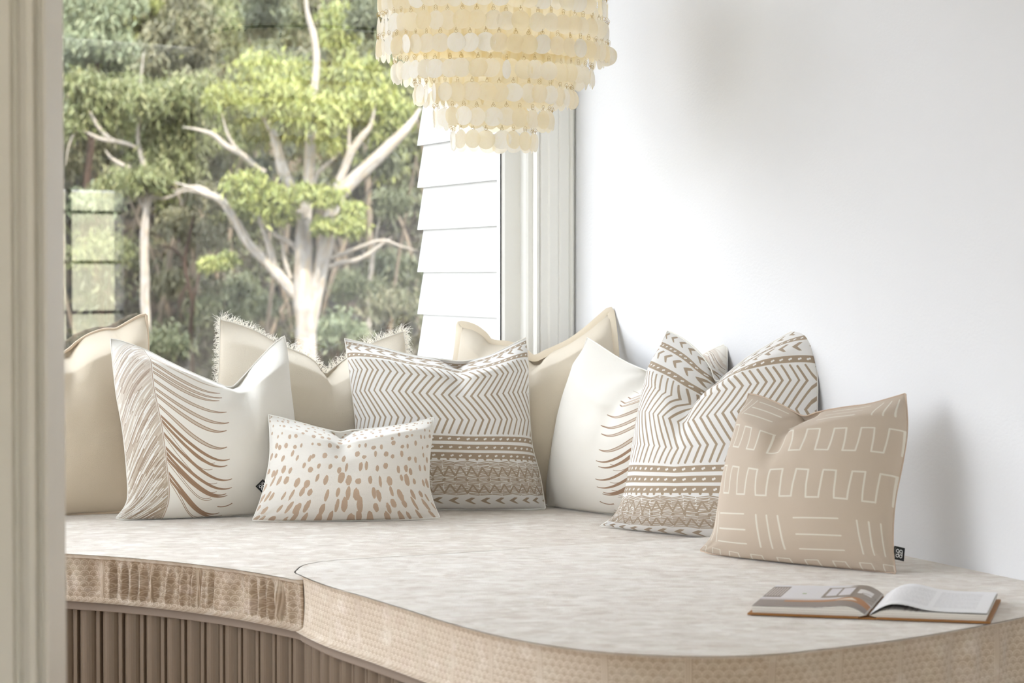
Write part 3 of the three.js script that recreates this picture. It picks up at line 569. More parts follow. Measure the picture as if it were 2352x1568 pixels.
pillow({ label: 'taupe cushion with cream hand-drawn geometric lines beside the open book', mat: FAB.mud, seamMat: FAB.taupeSeam, up: 0.014, at: [1830, 1298], yaw: -44, lean: 16, back: 0.02, seed: 29, fat: 0.115,
  tl: [1722, 906], tr: [2086, 906], bl: [1608, 1264], br: [2058, 1318], top: [[1750, 912], [1790, 928], [1825, 946], [1852, 958], [1885, 948], [1940, 938], [2000, 930], [2045, 918]], right: [[2086, 980], [2074, 1060], [2058, 1140], [2052, 1200], [2052, 1270]], left: [[1706, 960], [1690, 1020], [1672, 1100], [1656, 1170], [1640, 1225]], bottom: [[1690, 1286], [1800, 1302], [1900, 1310], [2000, 1314]], chop: 0.42, dip: 0.1,
  tag: { at: [2057, 1268], size: 0.026, turn: 0.1, yawTag: 1.25, lift: -0.012 } });
pillow({ label: 'small oblong linen cushion with beige brushed spots, at the front of the row', mat: FAB.spot, seamMat: FAB.plainSeam, at: [790, 1197], yaw: 6, lean: 20, back: 0.0, seed: 31, fat: 0.095,
  tl: [614, 954], tr: [995, 960], bl: [580, 1194], br: [1010, 1188], top: [[645, 961], [690, 973], [735, 985], [778, 994], [800, 990], [850, 986], [900, 980], [950, 972]], right: [[992, 1000], [986, 1060], [986, 1115], [996, 1155]], left: [[619, 995], [620, 1045], [610, 1105], [596, 1155]], bottom: [[700, 1199], [850, 1197]], chop: 0.45, dip: 0.14 });

// ---------------------------------------------------------------- capiz shell chandelier
{
  const DEP = 5.65, C = atDepth(1133, 300, DEP), yAt = (py, R) => EYE + (630 - py) * (DEP - R) / F;
  const ch = thing('chandelier', 'round tiered pendant chandelier of cream capiz shell discs above the window seat', 'chandelier', V(C.x, 0, C.z));
  const brass = std(0xb89b5e, 0.35, { metalness: 0.9 }), iron = std(0x3a2d22, 0.5, { metalness: 0.6 });
  const shellTex = canvasTex(256, 256, (g, w) => {
    g.fillStyle = '#fdfbf6'; g.fillRect(0, 0, w, w);
    for (let k = 0; k < 120; k++) { g.fillStyle = rnd() < 0.6 ? `rgba(255,251,238,${rr(0.05, 0.25)})` : `rgba(240,229,200,${rr(0.03, 0.12)})`; g.beginPath(); g.ellipse(rnd() * w, rnd() * w, rr(6, 40), rr(3, 14), rnd() * 3, 0, 7); g.fill(); }
  });
  const shells = [[0xfffdf8, 0.6], [0xfffaec, 0.74], [0xfffbf2, 0.68], [0xffffff, 0.36], [0xfff8e5, 0.72]].map(([c, tr]) => phys({ color: c, map: shellTex, roughness: 0.92, transmission: tr, thickness: 0, ior: 1.3, specularIntensity: 0.5 }));
  const geos = [0, 1, 2].map((k) => {
    const r = 0.0222, pts = [[0.00001, 0.0008], [r * 0.5, 0.0012], [r * 0.85, 0.0010], [r, 0.0001]];
    const g = new THREE.LatheGeometry(pts.map(([x, y]) => new THREE.Vector2(x, y)), 22); g.rotateX(Math.PI / 2);
    const p = g.attributes.position; for (let i = 0; i < p.count; i++) { const a = Math.atan2(p.getY(i), p.getX(i)), q = 1 + 0.025 * Math.sin(a * 2 + k * 2) + 0.012 * Math.sin(a * 5 + k); p.setX(i, p.getX(i) * q); p.setY(i, p.getY(i) * q); }
    const uv = g.attributes.uv; for (let i = 0; i < p.count; i++) uv.setXY(i, 0.5 + p.getX(i) * 8 + k * 0.3, 0.5 + p.getY(i) * 8);
    g.computeVertexNormals(); return g;
  });
  const tiers = [                                      // photo height of the front discs, ring radius, discs
    [-62, 0.266, 50, true], [-6, 0.267, 50], [47, 0.270, 50], [99, 0.272, 50], [158, 0.233, 43], [212, 0.186, 35], [268, 0.140, 26], [321, 0.099, 18]];
  const links = [], hid = [];
  const tilt = 0.026;
  tiers.forEach(([py, R, n, hidden], k) => {
    const y = yAt(py, R);
    for (let i = 0; i < n; i++) {
      const a = (i + (k & 1) * 0.5 + rr(-0.12, 0.12)) / n * Math.PI * 2, x = R * Math.sin(a), z = R * Math.cos(a), yy = y - tilt * x + rr(-0.0015, 0.0015);
      const turn = a + (rnd() < 0.14 ? rr(-1.3, 1.3) : gauss() * 0.3), g = geos[i % 3], tip = rr(-0.1, 0.1);
      if (hidden) { const q = g.clone(); q.rotateX(tip); q.rotateY(turn); q.translate(x, yy, z); hid.push(q); }
      else { const m = part(ch, 'shell_disc', g, shells[Math.floor(rnd() * 4)]); m.position.set(x, yy, z); m.rotation.set(0, turn, 0); m.rotateX(tip); }
      for (const s of [0, 1]) { const t = new THREE.TorusGeometry(0.0042, 0.00034, 4, 10); t.rotateY(turn + Math.PI / 2 * s + rr(-0.5, 0.5)); t.translate(x, yy + 0.0262 + (s ? 0.0034 : -0.001), z); links.push(t); }
    }
    // inner curtain of shells seen between the tiers
    if (k < 7) { const R2 = k < 3 ? R - 0.035 : tiers[k + 1][1], dy = k < 3 ? -0.027 : 0.006; for (let i = 0; i < tiers[k + 1][2]; i++) { const a = (i + 0.3) / tiers[k + 1][2] * Math.PI * 2, q = geos[i % 3].clone(); q.rotateY(a + gauss() * 0.3); q.translate(R2 * Math.sin(a), y - tilt * R2 * Math.sin(a) + dy, R2 * Math.cos(a)); hid.push(q); } }
    if (k < 1) { const h = new THREE.TorusGeometry(R, 0.0006, 5, 72); h.rotateX(Math.PI / 2); h.rotateZ(-tilt); h.translate(0, y + 0.031, 0); part(ch, 'hoop', h, brass); }
  });
  const hm = part(ch, 'inner_shells', mergeGeometries(hid), shells[4], 'upper and inner curtain of shell discs'); hm.userData.kind = 'stuff';
  const lm = part(ch, 'wire_links', mergeGeometries(links), brass, 'fine gold wire links'); lm.userData.kind = 'stuff';
  const yTop = yAt(-62, 0.279) + 0.06;
  const fr = [new THREE.TorusGeometry(0.28, 0.004, 8, 72).rotateX(Math.PI / 2).translate(0, yTop - 0.03, 0)];
  for (let k = 0; k < 3; k++) fr.push(new THREE.CylinderGeometry(0.003, 0.003, 0.56, 8).rotateZ(Math.PI / 2).rotateY(k * Math.PI / 3).translate(0, yTop - 0.03, 0));
  part(ch, 'frame', mergeGeometries(fr), iron, 'dark metal ring frame');
  part(ch, 'rod', new THREE.CylinderGeometry(0.006, 0.006, 2.64 - yTop + 0.03, 12).translate(0, (2.64 + yTop - 0.03) / 2, 0), iron);
  part(ch, 'ceiling_rose', new THREE.LatheGeometry([[0.0001, 0], [0.06, 0.002], [0.058, 0.014], [0.02, 0.026], [0.0001, 0.028]].map(([x, y]) => new THREE.Vector2(x, 2.632 + y)), 32), iron);
}

// ---------------------------------------------------------------- open book
{
  const c = onY(1993, 1420, SEAT + 0.016), yaw = -15 * Math.PI / 180;
  const bk = thing('book', 'open hardback picture book lying on the front cushion', 'book', c.clone().setY(SEAT + 0.0155)); bk.rotation.y = yaw;
  const D = 0.27, Wp = 0.196, cloth = std(0x9a6a35, 0.7), edge = std(0xffffff, 0.9, { map: canvasTex(64, 256, (g, w, h) => { g.fillStyle = '#f2efea'; g.fillRect(0, 0, w, h); for (let k = 0; k < 160; k++) { g.fillStyle = `rgba(120,112,104,${rr(0.05, 0.35)})`; g.fillRect(0, rnd() * h, w, rr(0.5, 2)); } }) });
  // local: x along the book's width, z towards the reader (near edge at 0), far edge at -D
  const slab = (x0, x1, y0, y1, z0, z1) => new RoundedBoxGeometry(x1 - x0, y1 - y0, z1 - z0, 2, 0.0012).translate((x0 + x1) / 2, (y0 + y1) / 2, (z0 + z1) / 2);
  part(bk, 'cover', mergeGeometries([slab(-Wp - 0.005, -0.014, 0, 0.0035, -D - 0.005, 0.007), slab(0.014, Wp + 0.005, 0, 0.0035, -D - 0.005, 0.007), slab(-0.0155, 0.0155, -0.001, 0.0018, -D - 0.004, 0.004)]), cloth, 'tan cloth boards and spine');
  // a page block: profile across the width, extruded along the height
  const block = (prof, nm, mat, lab) => { const sh = new THREE.Shape(); prof.forEach(([x, y], i) => i ? sh.lineTo(x, y) : sh.moveTo(x, y)); const g = new THREE.ExtrudeGeometry(sh, { depth: D, bevelEnabled: false, curveSegments: 8 }); g.translate(0, 0, -D); const p = g.attributes.position, uv = g.attributes.uv; for (let i = 0; i < p.count; i++) uv.setXY(i, p.getX(i) * 4, p.getY(i) * 36); return part(bk, nm, g, mat, lab); };
  const topL = (u) => 0.0035 + 0.0125 * Math.pow(Math.sin(Math.PI * Math.min(1, 0.5 + 0.5 * (1 - u))), 0) * (1 - Math.pow(1 - clamp(u * 5.5), 2.2)) * (1 - 0.12 * u) + 0.004 * Math.exp(-Math.pow((u - 0.2) / 0.16, 2));
  const topR = (u) => 0.0035 + 0.011 * (1 - Math.pow(1 - clamp(u * 5), 2.2)) * (1 - 0.06 * u) + 0.002 * Math.exp(-Math.pow((u - 0.2) / 0.16, 2));
  const pts = (f, sg) => { const a = [[sg * 0.012, 0.0035], [sg * 0.003, 0.006]]; for (let k = 1; k <= 30; k++) { const u = k / 30; a.push([sg * (0.003 + (Wp - 0.003) * u), f(u)]); } a.push([sg * (Wp - 0.003), 0.0035]); return a; };
  block(pts(topL, -1), 'page_block', edge); block(pts(topR, 1), 'page_block', edge);
  const sheet = (f, sg, tex, lab) => {
    const pos = [], uv = [], idx = [], n = 40, m = 12;
    for (let j = 0; j <= m; j++) for (let i = 0; i <= n; i++) { const u = i / n, v = j / m, x = sg * (0.0025 + (Wp - 0.004) * u); pos.push(x, f(u, v), -D * v); uv.push(sg > 0 ? u : 1 - u, v); }
    for (let j = 0; j < m; j++) for (let i = 0; i < n; i++) { const a = j * (n + 1) + i, b = a + 1, c2 = a + n + 1, d = c2 + 1; sg > 0 ? idx.push(a, b, d, a, d, c2) : idx.push(a, d, b, a, c2, d); }
    const g = new THREE.BufferGeometry(); g.setAttribute('position', new THREE.Float32BufferAttribute(pos, 3)); g.setAttribute('uv', new THREE.Float32BufferAttribute(uv, 2)); g.setIndex(idx); g.computeVertexNormals();
    part(bk, 'page', g, std(0xffffff, 0.45, { map: tex, side: THREE.DoubleSide }), lab);
  };
  const photo = canvasTex(640, 900, (g, w, h) => {     // printed interior: pale room, dark doors, floor, wooden bench
    g.fillStyle = '#d9d4d4'; g.fillRect(0, 0, w, h);
    const q = g.createLinearGradient(0, 0, w, 0); q.addColorStop(0, '#e2dfe2'); q.addColorStop(0.7, '#dddadb'); q.addColorStop(0.78, '#8d8074'); q.addColorStop(1, '#a89d92'); g.fillStyle = q; g.fillRect(0, 0, w, h * 0.62);
    g.fillStyle = '#80726a'; g.fillRect(0, 60, 105, 460); g.fillStyle = '#cfc6c0'; for (let k = 0; k < 6; k++) g.fillRect(8 + k * 16, 110, 7, 350);
    g.fillStyle = '#85786c'; g.fillRect(335, 90, 175, 430); g.fillStyle = '#dad6da'; g.fillRect(352, 120, 62, 320); g.fillRect(425, 120, 68, 320);
    g.fillStyle = '#ebe8e6'; g.fillRect(525, 180, 80, 170); g.strokeStyle = '#7d7267'; g.lineWidth = 5; g.beginPath(); g.ellipse(575, 400, 50, 120, 0.4, 0, 7); g.stroke(); g.beginPath(); g.arc(590, 330, 38, 0, 7); g.stroke();
    g.fillStyle = '#9bab7a'; g.fillRect(208, 330, 24, 40);
    g.fillStyle = '#cbc3c3'; g.fillRect(0, h * 0.62, w, 60); g.fillStyle = '#8a7d75'; g.fillRect(0, h * 0.69, w, h * 0.31);
    g.fillStyle = '#b3773a'; g.beginPath(); g.moveTo(150, 640); g.lineTo(440, 600); g.quadraticCurveTo(520, 440, 640, 620); g.lineTo(640, 760); g.lineTo(480, 670); g.lineTo(150, 700); g.fill();
    g.fillStyle = '#e8dccb'; g.beginPath(); g.moveTo(430, 640); g.lineTo(520, 560); g.lineTo(560, 650); g.fill();
  });
  const text = canvasTex(640, 900, (g, w, h) => { g.fillStyle = '#f1f0f2'; g.fillRect(0, 0, w, h); for (let j = 0; j < 34; j++) for (const [x0, cw] of [[70, 235], [335, 235]]) { g.fillStyle = 'rgba(110,108,112,0.5)'; let x = x0; const end = x0 + cw * (j % 9 === 8 ? 0.5 : 1); while (x < end) { const l = rr(8, 30); g.fillRect(x, 110 + j * 19, Math.min(l, end - x), 4); x += l + 5; } } });
  sheet((u, v) => topL(u) + 0.0006 + 0.0015 * v * Math.sin(u * 3), -1, photo, 'printed page with a photograph of a room');
  sheet((u) => 0.0045 + (topR(1) - 0.0035 + 0.0012) * (1 - Math.pow(1 - clamp(u * 5), 2)) + 0.0105 * Math.exp(-Math.pow((u - 0.24) / 0.2, 2)), 1, text, 'white text page lifting off the pages below');
}

// ---------------------------------------------------------------- outdoors: paddock, wooded hillside, gum trees
const GROUND = -0.7;
const hillY = (x, z) => {                              // the ground behind the house rises into a wooded slope
  const d = -z - 0.05 * x, r = Math.max(0, d - 36);
  return GROUND + 0.55 * r * smooth(0, 6, r) * (1 - 0.0022 * r) + (r > 0 ? 0.8 * smooth(0, 10, r) * (perlin.noise(x * 0.09, z * 0.09, 2) + 0.5 * perlin.noise(x * 0.25, z * 0.25, 5)) : 0.05 * perlin.noise(x * 0.2, z * 0.2, 3));
};
{
  const g = new THREE.PlaneGeometry(170, 150, 150, 130); g.rotateX(-Math.PI / 2); g.translate(0, 0, -35);
  const p = g.attributes.position; for (let i = 0; i < p.count; i++) p.setY(i, hillY(p.getX(i), p.getZ(i)));
  g.computeVertexNormals();
  const tex = canvasTex(1024, 1024, (c, w) => { c.fillStyle = '#221f1b'; c.fillRect(0, 0, w, w); for (let k = 0; k < 9000; k++) { const a = rnd(); c.fillStyle = a < 0.3 ? `rgba(70,66,46,${rr(0.1, 0.4)})` : a < 0.6 ? `rgba(84,70,60,${rr(0.1, 0.4)})` : a < 0.8 ? `rgba(60,68,40,${rr(0.1, 0.4)})` : `rgba(44,38,34,${rr(0.1, 0.4)})`; c.beginPath(); c.ellipse(rnd() * w, rnd() * w, rr(2, 22), rr(2, 10), rnd() * 3, 0, 7); c.fill(); } });
  structMesh('terrain', g, std(0xffffff, 1, { map: withRepeat(tex, 12, 12) }));
  const lawn = new THREE.PlaneGeometry(160, 34, 40, 20); lawn.rotateX(-Math.PI / 2 - 0.11); lawn.translate(0, GROUND + 1.95, 22);
  structMesh('lawn', lawn, std(0xc6c2a2, 1, { bumpMap: withRepeat(plushTex, 60, 20), bumpScale: 0.02 }));
}
const bark = (c) => std(c, 0.85, { bumpMap: withRepeat(plushTex, 2, 6), bumpScale: 0.02 });
const barkTex = canvasTex(256, 512, (g, w, h) => { g.fillStyle = '#a39e97'; g.fillRect(0, 0, w, h); for (let k = 0; k < 260; k++) { const a = rnd(); g.fillStyle = a < 0.4 ? `rgba(112,104,98,${rr(0.08, 0.35)})` : a < 0.75 ? `rgba(168,148,118,${rr(0.1, 0.45)})` : `rgba(186,182,176,${rr(0.1, 0.5)})`; g.beginPath(); g.ellipse(rnd() * w, rnd() * h, rr(3, 16), rr(12, 80), rr(-0.2, 0.2), 0, 7); g.fill(); } });
M.gumBark = std(0xd9d9da, 0.8, { map: barkTex }); M.dullBark = std(0xa39a90, 0.85, { map: barkTex }); M.brownBark = std(0x5c4b42, 0.9, { map: barkTex });
M.leaf = phys({ color: 0xffffff, roughness: 0.55, transmission: 0.3, thickness: 0, side: THREE.DoubleSide });
// a limb through points with radii
function limbGeo(pts, radii, seg = 9) {
  const c = new THREE.CatmullRomCurve3(pts, false, 'centripetal'), n = pts.length * 5, fr = c.computeFrenetFrames(n, false), pos = [], uv = [], idx = [];
  for (let i = 0; i <= n; i++) {
    const u = i / n, p = c.getPoint(u), k = Math.min(radii.length - 2, Math.floor(u * (radii.length - 1))), q = u * (radii.length - 1) - k, r = radii[k] * (1 - q) + radii[k + 1] * q;
    for (let j = 0; j <= seg; j++) { const a = j / seg * Math.PI * 2, w = r * (1 + 0.1 * perlin.noise(i * 0.35, Math.cos(a) * 1.4, r * 9 + Math.sin(a) * 1.4)); const v = p.clone().addScaledVector(fr.normals[i], Math.cos(a) * w).addScaledVector(fr.binormals[i], Math.sin(a) * w); pos.push(v.x, v.y, v.z); uv.push(j / seg, u * 4); }
  }
  const m = seg + 1; for (let i = 0; i < n; i++) for (let j = 0; j < seg; j++) { const a = i * m + j, b = a + m; idx.push(a, b, b + 1, a, b + 1, a + 1); }
  const g = new THREE.BufferGeometry(); g.setAttribute('position', new THREE.Float32BufferAttribute(pos, 3)); g.setAttribute('uv', new THREE.Float32BufferAttribute(uv, 2)); g.setIndex(idx); g.computeVertexNormals(); return g;
}
const leafGeo = (() => { const g = new THREE.BufferGeometry(); // a folded lance-shaped leaf, 1 long
  g.setAttribute('position', new THREE.Float32BufferAttribute([0, 0, 0, 0.11, -0.3, 0.03, 0, -0.35, -0.02, -0.11, -0.3, 0.03, 0.08, -0.7, 0.02, -0.08, -0.7, 0.02, 0, -1, -0.03], 3));
  g.setIndex([0, 2, 1, 0, 3, 2, 1, 2, 4, 2, 3, 5, 2, 6, 4, 2, 5, 6]); g.computeVertexNormals(); return g; })();
// foliage: leaves in puffs; puff = [centre, rx, ry, leaves]
function foliage(parent, puffs, size, pal, name = 'foliage') {
  const total = puffs.reduce((a, p) => a + p[3], 0), m = shadows(new THREE.InstancedMesh(leafGeo, M.leaf, total)); m.name = name; m.userData.kind = 'stuff';
  const q = new THREE.Quaternion(), e = new THREE.Euler(), mat = new THREE.Matrix4(), c = new THREE.Color(), c2 = new THREE.Color(); let k = 0;
  for (const [cen, rx, ry, n, tone = 0] of puffs) for (let i = 0; i < n; i++) {
    let x = gauss() * 0.8, y = gauss() * 0.8, z = gauss() * 0.8;
    const w = 1 + 0.35 * perlin.noise(x * 2.1 + cen.x, y * 2.1 + cen.y, z * 2.1 + cen.z);
    e.set(rr(-0.9, 0.9), rr(0, 6.28), rr(-0.9, 0.9)); q.setFromEuler(e);
    const s = size * rr(0.6, 1.3);
    mat.compose(V(cen.x + x * rx * w, cen.y + y * ry * w, cen.z + z * rx * w), q, V(s, s, s)); m.setMatrixAt(k, mat);
    c.set(pal[Math.floor(rnd() * pal.length)]); c2.set(pal[pal.length - 1]); c.lerp(c2, clamp(0.3 * tone + rr(0, 0.3))); m.setColorAt(k, c); k++;
  }
  parent.add(m); return m;
}
const PAL = { lime: ['#808845', '#707c3c', '#8d9051', '#66723a', '#888d4b'], gum: ['#6c7546', '#797f51', '#5e673e', '#86865b', '#6a6f4b'], olive: ['#5e6143', '#6b694b', '#52583b', '#737055'], dark: ['#475135', '#52593e', '#404a2e', '#5e6344'], blue: ['#687457', '#788365', '#5a674d', '#83896a'] };

// trees with every limb given by its course and thickness in the photograph, at their own distance
function tree({ label, dep, root, limbs, puffs, mat, size, pal, group, density = 1 }) {
  const k = dep / F, at = (x, y, dz = 0) => atDepth(x, y, dep + dz), b = at(root[0], root[1]); b.y = Math.min(hillY(b.x, b.z), b.y);
  const t = thing('gum_tree', label, 'tree', b, group);
  limbs.forEach((pts, i) => {
    const p3 = pts.map(([x, y, , dz = 0]) => at(x, y, dz)), rad = pts.map((p, j) => p[2] * k * (j === pts.length - 1 ? 0.3 : j === pts.length - 2 ? 0.75 : 1));
    if (i === 0) { const g = p3[0].clone(); g.y = b.y - 0.2; g.x += 0.05; p3.unshift(g); rad.unshift(rad[0] * 1.25); }
    part(t, i ? 'branch' : 'trunk', limbGeo(p3.map((p) => p.sub(b)), rad), mat);
  });
  if (puffs?.length) foliage(t, puffs.map(([x, y, r, dz = 0, sq = 0.72, tone = 0]) => { const c = at(x, y, dz).sub(b); return [c, r * k, r * k * sq, Math.round(density * r * 9), tone]; }), size, PAL[pal]);
  return t;
}
tree({ label: 'large pale-barked gum tree with forked white trunk, nearest in the window view', dep: 32, root: [704, 860], mat: M.gumBark, size: 0.12, pal: 'lime', density: 2.0,
  limbs: [
    [[704, 850, 24], [703, 780, 24], [702, 740, 25], [699, 700, 26], [697, 640, 24], [698, 580, 21], [698, 520, 19], [704, 460, 15], [709, 410, 13], [712, 340, 13], [716, 270, 11], [722, 200, 9], [727, 140, 8], [720, 80, 8], [706, 30, 7], [700, -40, 7]],
    [[712, 760, 15], [722, 690, 18], [736, 620, 18], [748, 560, 18], [760, 500, 17], [776, 455, 17], [800, 425, 17], [850, 378, 16], [900, 330, 14], [938, 290, 12], [965, 250, 10, 0.5]],
    [[768, 470, 11], [778, 420, 11], [790, 390, 10], [806, 350, 10], [830, 315, 9], [850, 290, 8], [862, 240, 6]],
    [[704, 710, 13], [680, 680, 13], [655, 650, 14], [630, 622, 13], [605, 595, 12], [572, 562, 11], [548, 520, 11], [528, 488, 10], [505, 458, 10], [470, 444, 8], [440, 432, 6], [400, 418, 4]],
    [[545, 515, 7], [520, 478, 7], [495, 455, 6], [470, 436, 6], [445, 428, 5], [400, 440, 3]],
    [[634, 625, 8], [624, 590, 9], [613, 550, 7], [600, 510, 5], [592, 470, 4], [585, 430, 3]],
    [[668, 640, 5], [655, 600, 5], [648, 560, 4], [640, 530, 3]],
    [[690, 590, 7], [670, 560, 6], [640, 545, 5], [615, 525, 4], [580, 505, 3]],
    [[752, 614, 6], [780, 604, 6], [815, 598, 6], [848, 582, 5], [880, 558, 4], [900, 545, 3]],
    [[757, 594, 5], [790, 582, 5], [830, 566, 4], [880, 552, 4], [920, 565, 3], [958, 575, 3]],
    [[700, 520, 11], [685, 480, 12], [672, 440, 13], [652, 398, 15], [640, 350, 12], [625, 300, 10], [606, 270, 8], [585, 250, 6]],
    [[720, 430, 5], [728, 400, 6], [742, 385, 6], [760, 370, 5], [785, 345, 4]],
    [[610, 395, 5], [585, 380, 6], [560, 358, 7], [520, 335, 7], [490, 310, 6], [455, 298, 5], [420, 292, 4]],
    [[560, 356, 4], [535, 330, 4], [520, 300, 4], [510, 260, 3]],
    [[790, 400, 5], [800, 340, 5], [802, 300, 4], [800, 270, 3]],
  ],
  puffs: [[560, 250, 60, 0.4], [640, 215, 70, -0.4], [720, 255, 66, -0.6], [790, 235, 60, 0.2], [860, 235, 66, 0.3], [905, 265, 46, 0.4], [590, 300, 50, 0.5], [520, 225, 50, 0.2], [600, 155, 56, 0.5], [690, 165, 52, 0.3], [820, 165, 60, 0.6], [570, 420, 48, -0.4], [620, 450, 50, -0.5], [700, 435, 30, -0.6], [752, 445, 34, -0.6], [760, 330, 22, -0.3], [800, 515, 34, -0.5], [812, 475, 26, -0.4], [740, 510, 24, -0.5], [640, 480, 40, -0.4, 0.72, 1], [560, 470, 34, 0.3], [740, 310, 40, 0.3], [660, 290, 40, 0.2], [880, 300, 40, 0.4], [520, 590, 22, 0.2], [480, 600, 22, 0.2]] });
tree({ label: 'slender white-trunked gum tree with bright crown at the left of the window view', dep: 34, root: [335, 760], mat: M.gumBark, size: 0.12, pal: 'gum', density: 2.4,
  limbs: [
    [[336, 740, 11], [332, 690, 11], [333, 640, 11], [331, 580, 10], [332, 530, 10], [336, 480, 8], [338, 430, 7], [330, 380, 6], [318, 330, 5], [320, 270, 5], [322, 200, 4], [330, 120, 4]],
    [[337, 490, 5], [345, 455, 6], [352, 425, 5], [358, 390, 4]], [[331, 480, 4], [320, 455, 5], [316, 420, 4], [300, 390, 3]],
    [[335, 450, 4], [380, 455, 4], [430, 438, 4], [470, 450, 3]],
    [[318, 340, 4], [290, 330, 5], [255, 320, 5], [225, 290, 5], [205, 255, 4], [180, 230, 3]], [[262, 325, 4], [235, 320, 5], [215, 312, 4], [180, 300, 4], [160, 330, 3], [150, 380, 3]],
    [[300, 385, 4], [280, 378, 5], [255, 362, 5], [242, 345, 4]] ],
  puffs: [[190, 190, 48, 0], [230, 215, 50, 0.2], [290, 200, 46, 0.3], [340, 225, 56, -0.3], [400, 215, 56, 0], [430, 240, 50, 0.3], [460, 200, 50, 0.2], [200, 245, 46, 0.2], [170, 280, 40, 0.1], [250, 275, 40, 0.3], [350, 280, 52, 0.2], [420, 285, 50, 0.4], [330, 340, 48, 0.3], [300, 410, 44, -0.2], [360, 400, 40, -0.2], [400, 340, 46, 0.4, 0.72, 1], [250, 420, 30, 0.3], [430, 380, 40, 0.5, 0.72, 1], [470, 320, 36, 0.5, 0.72, 1]] });
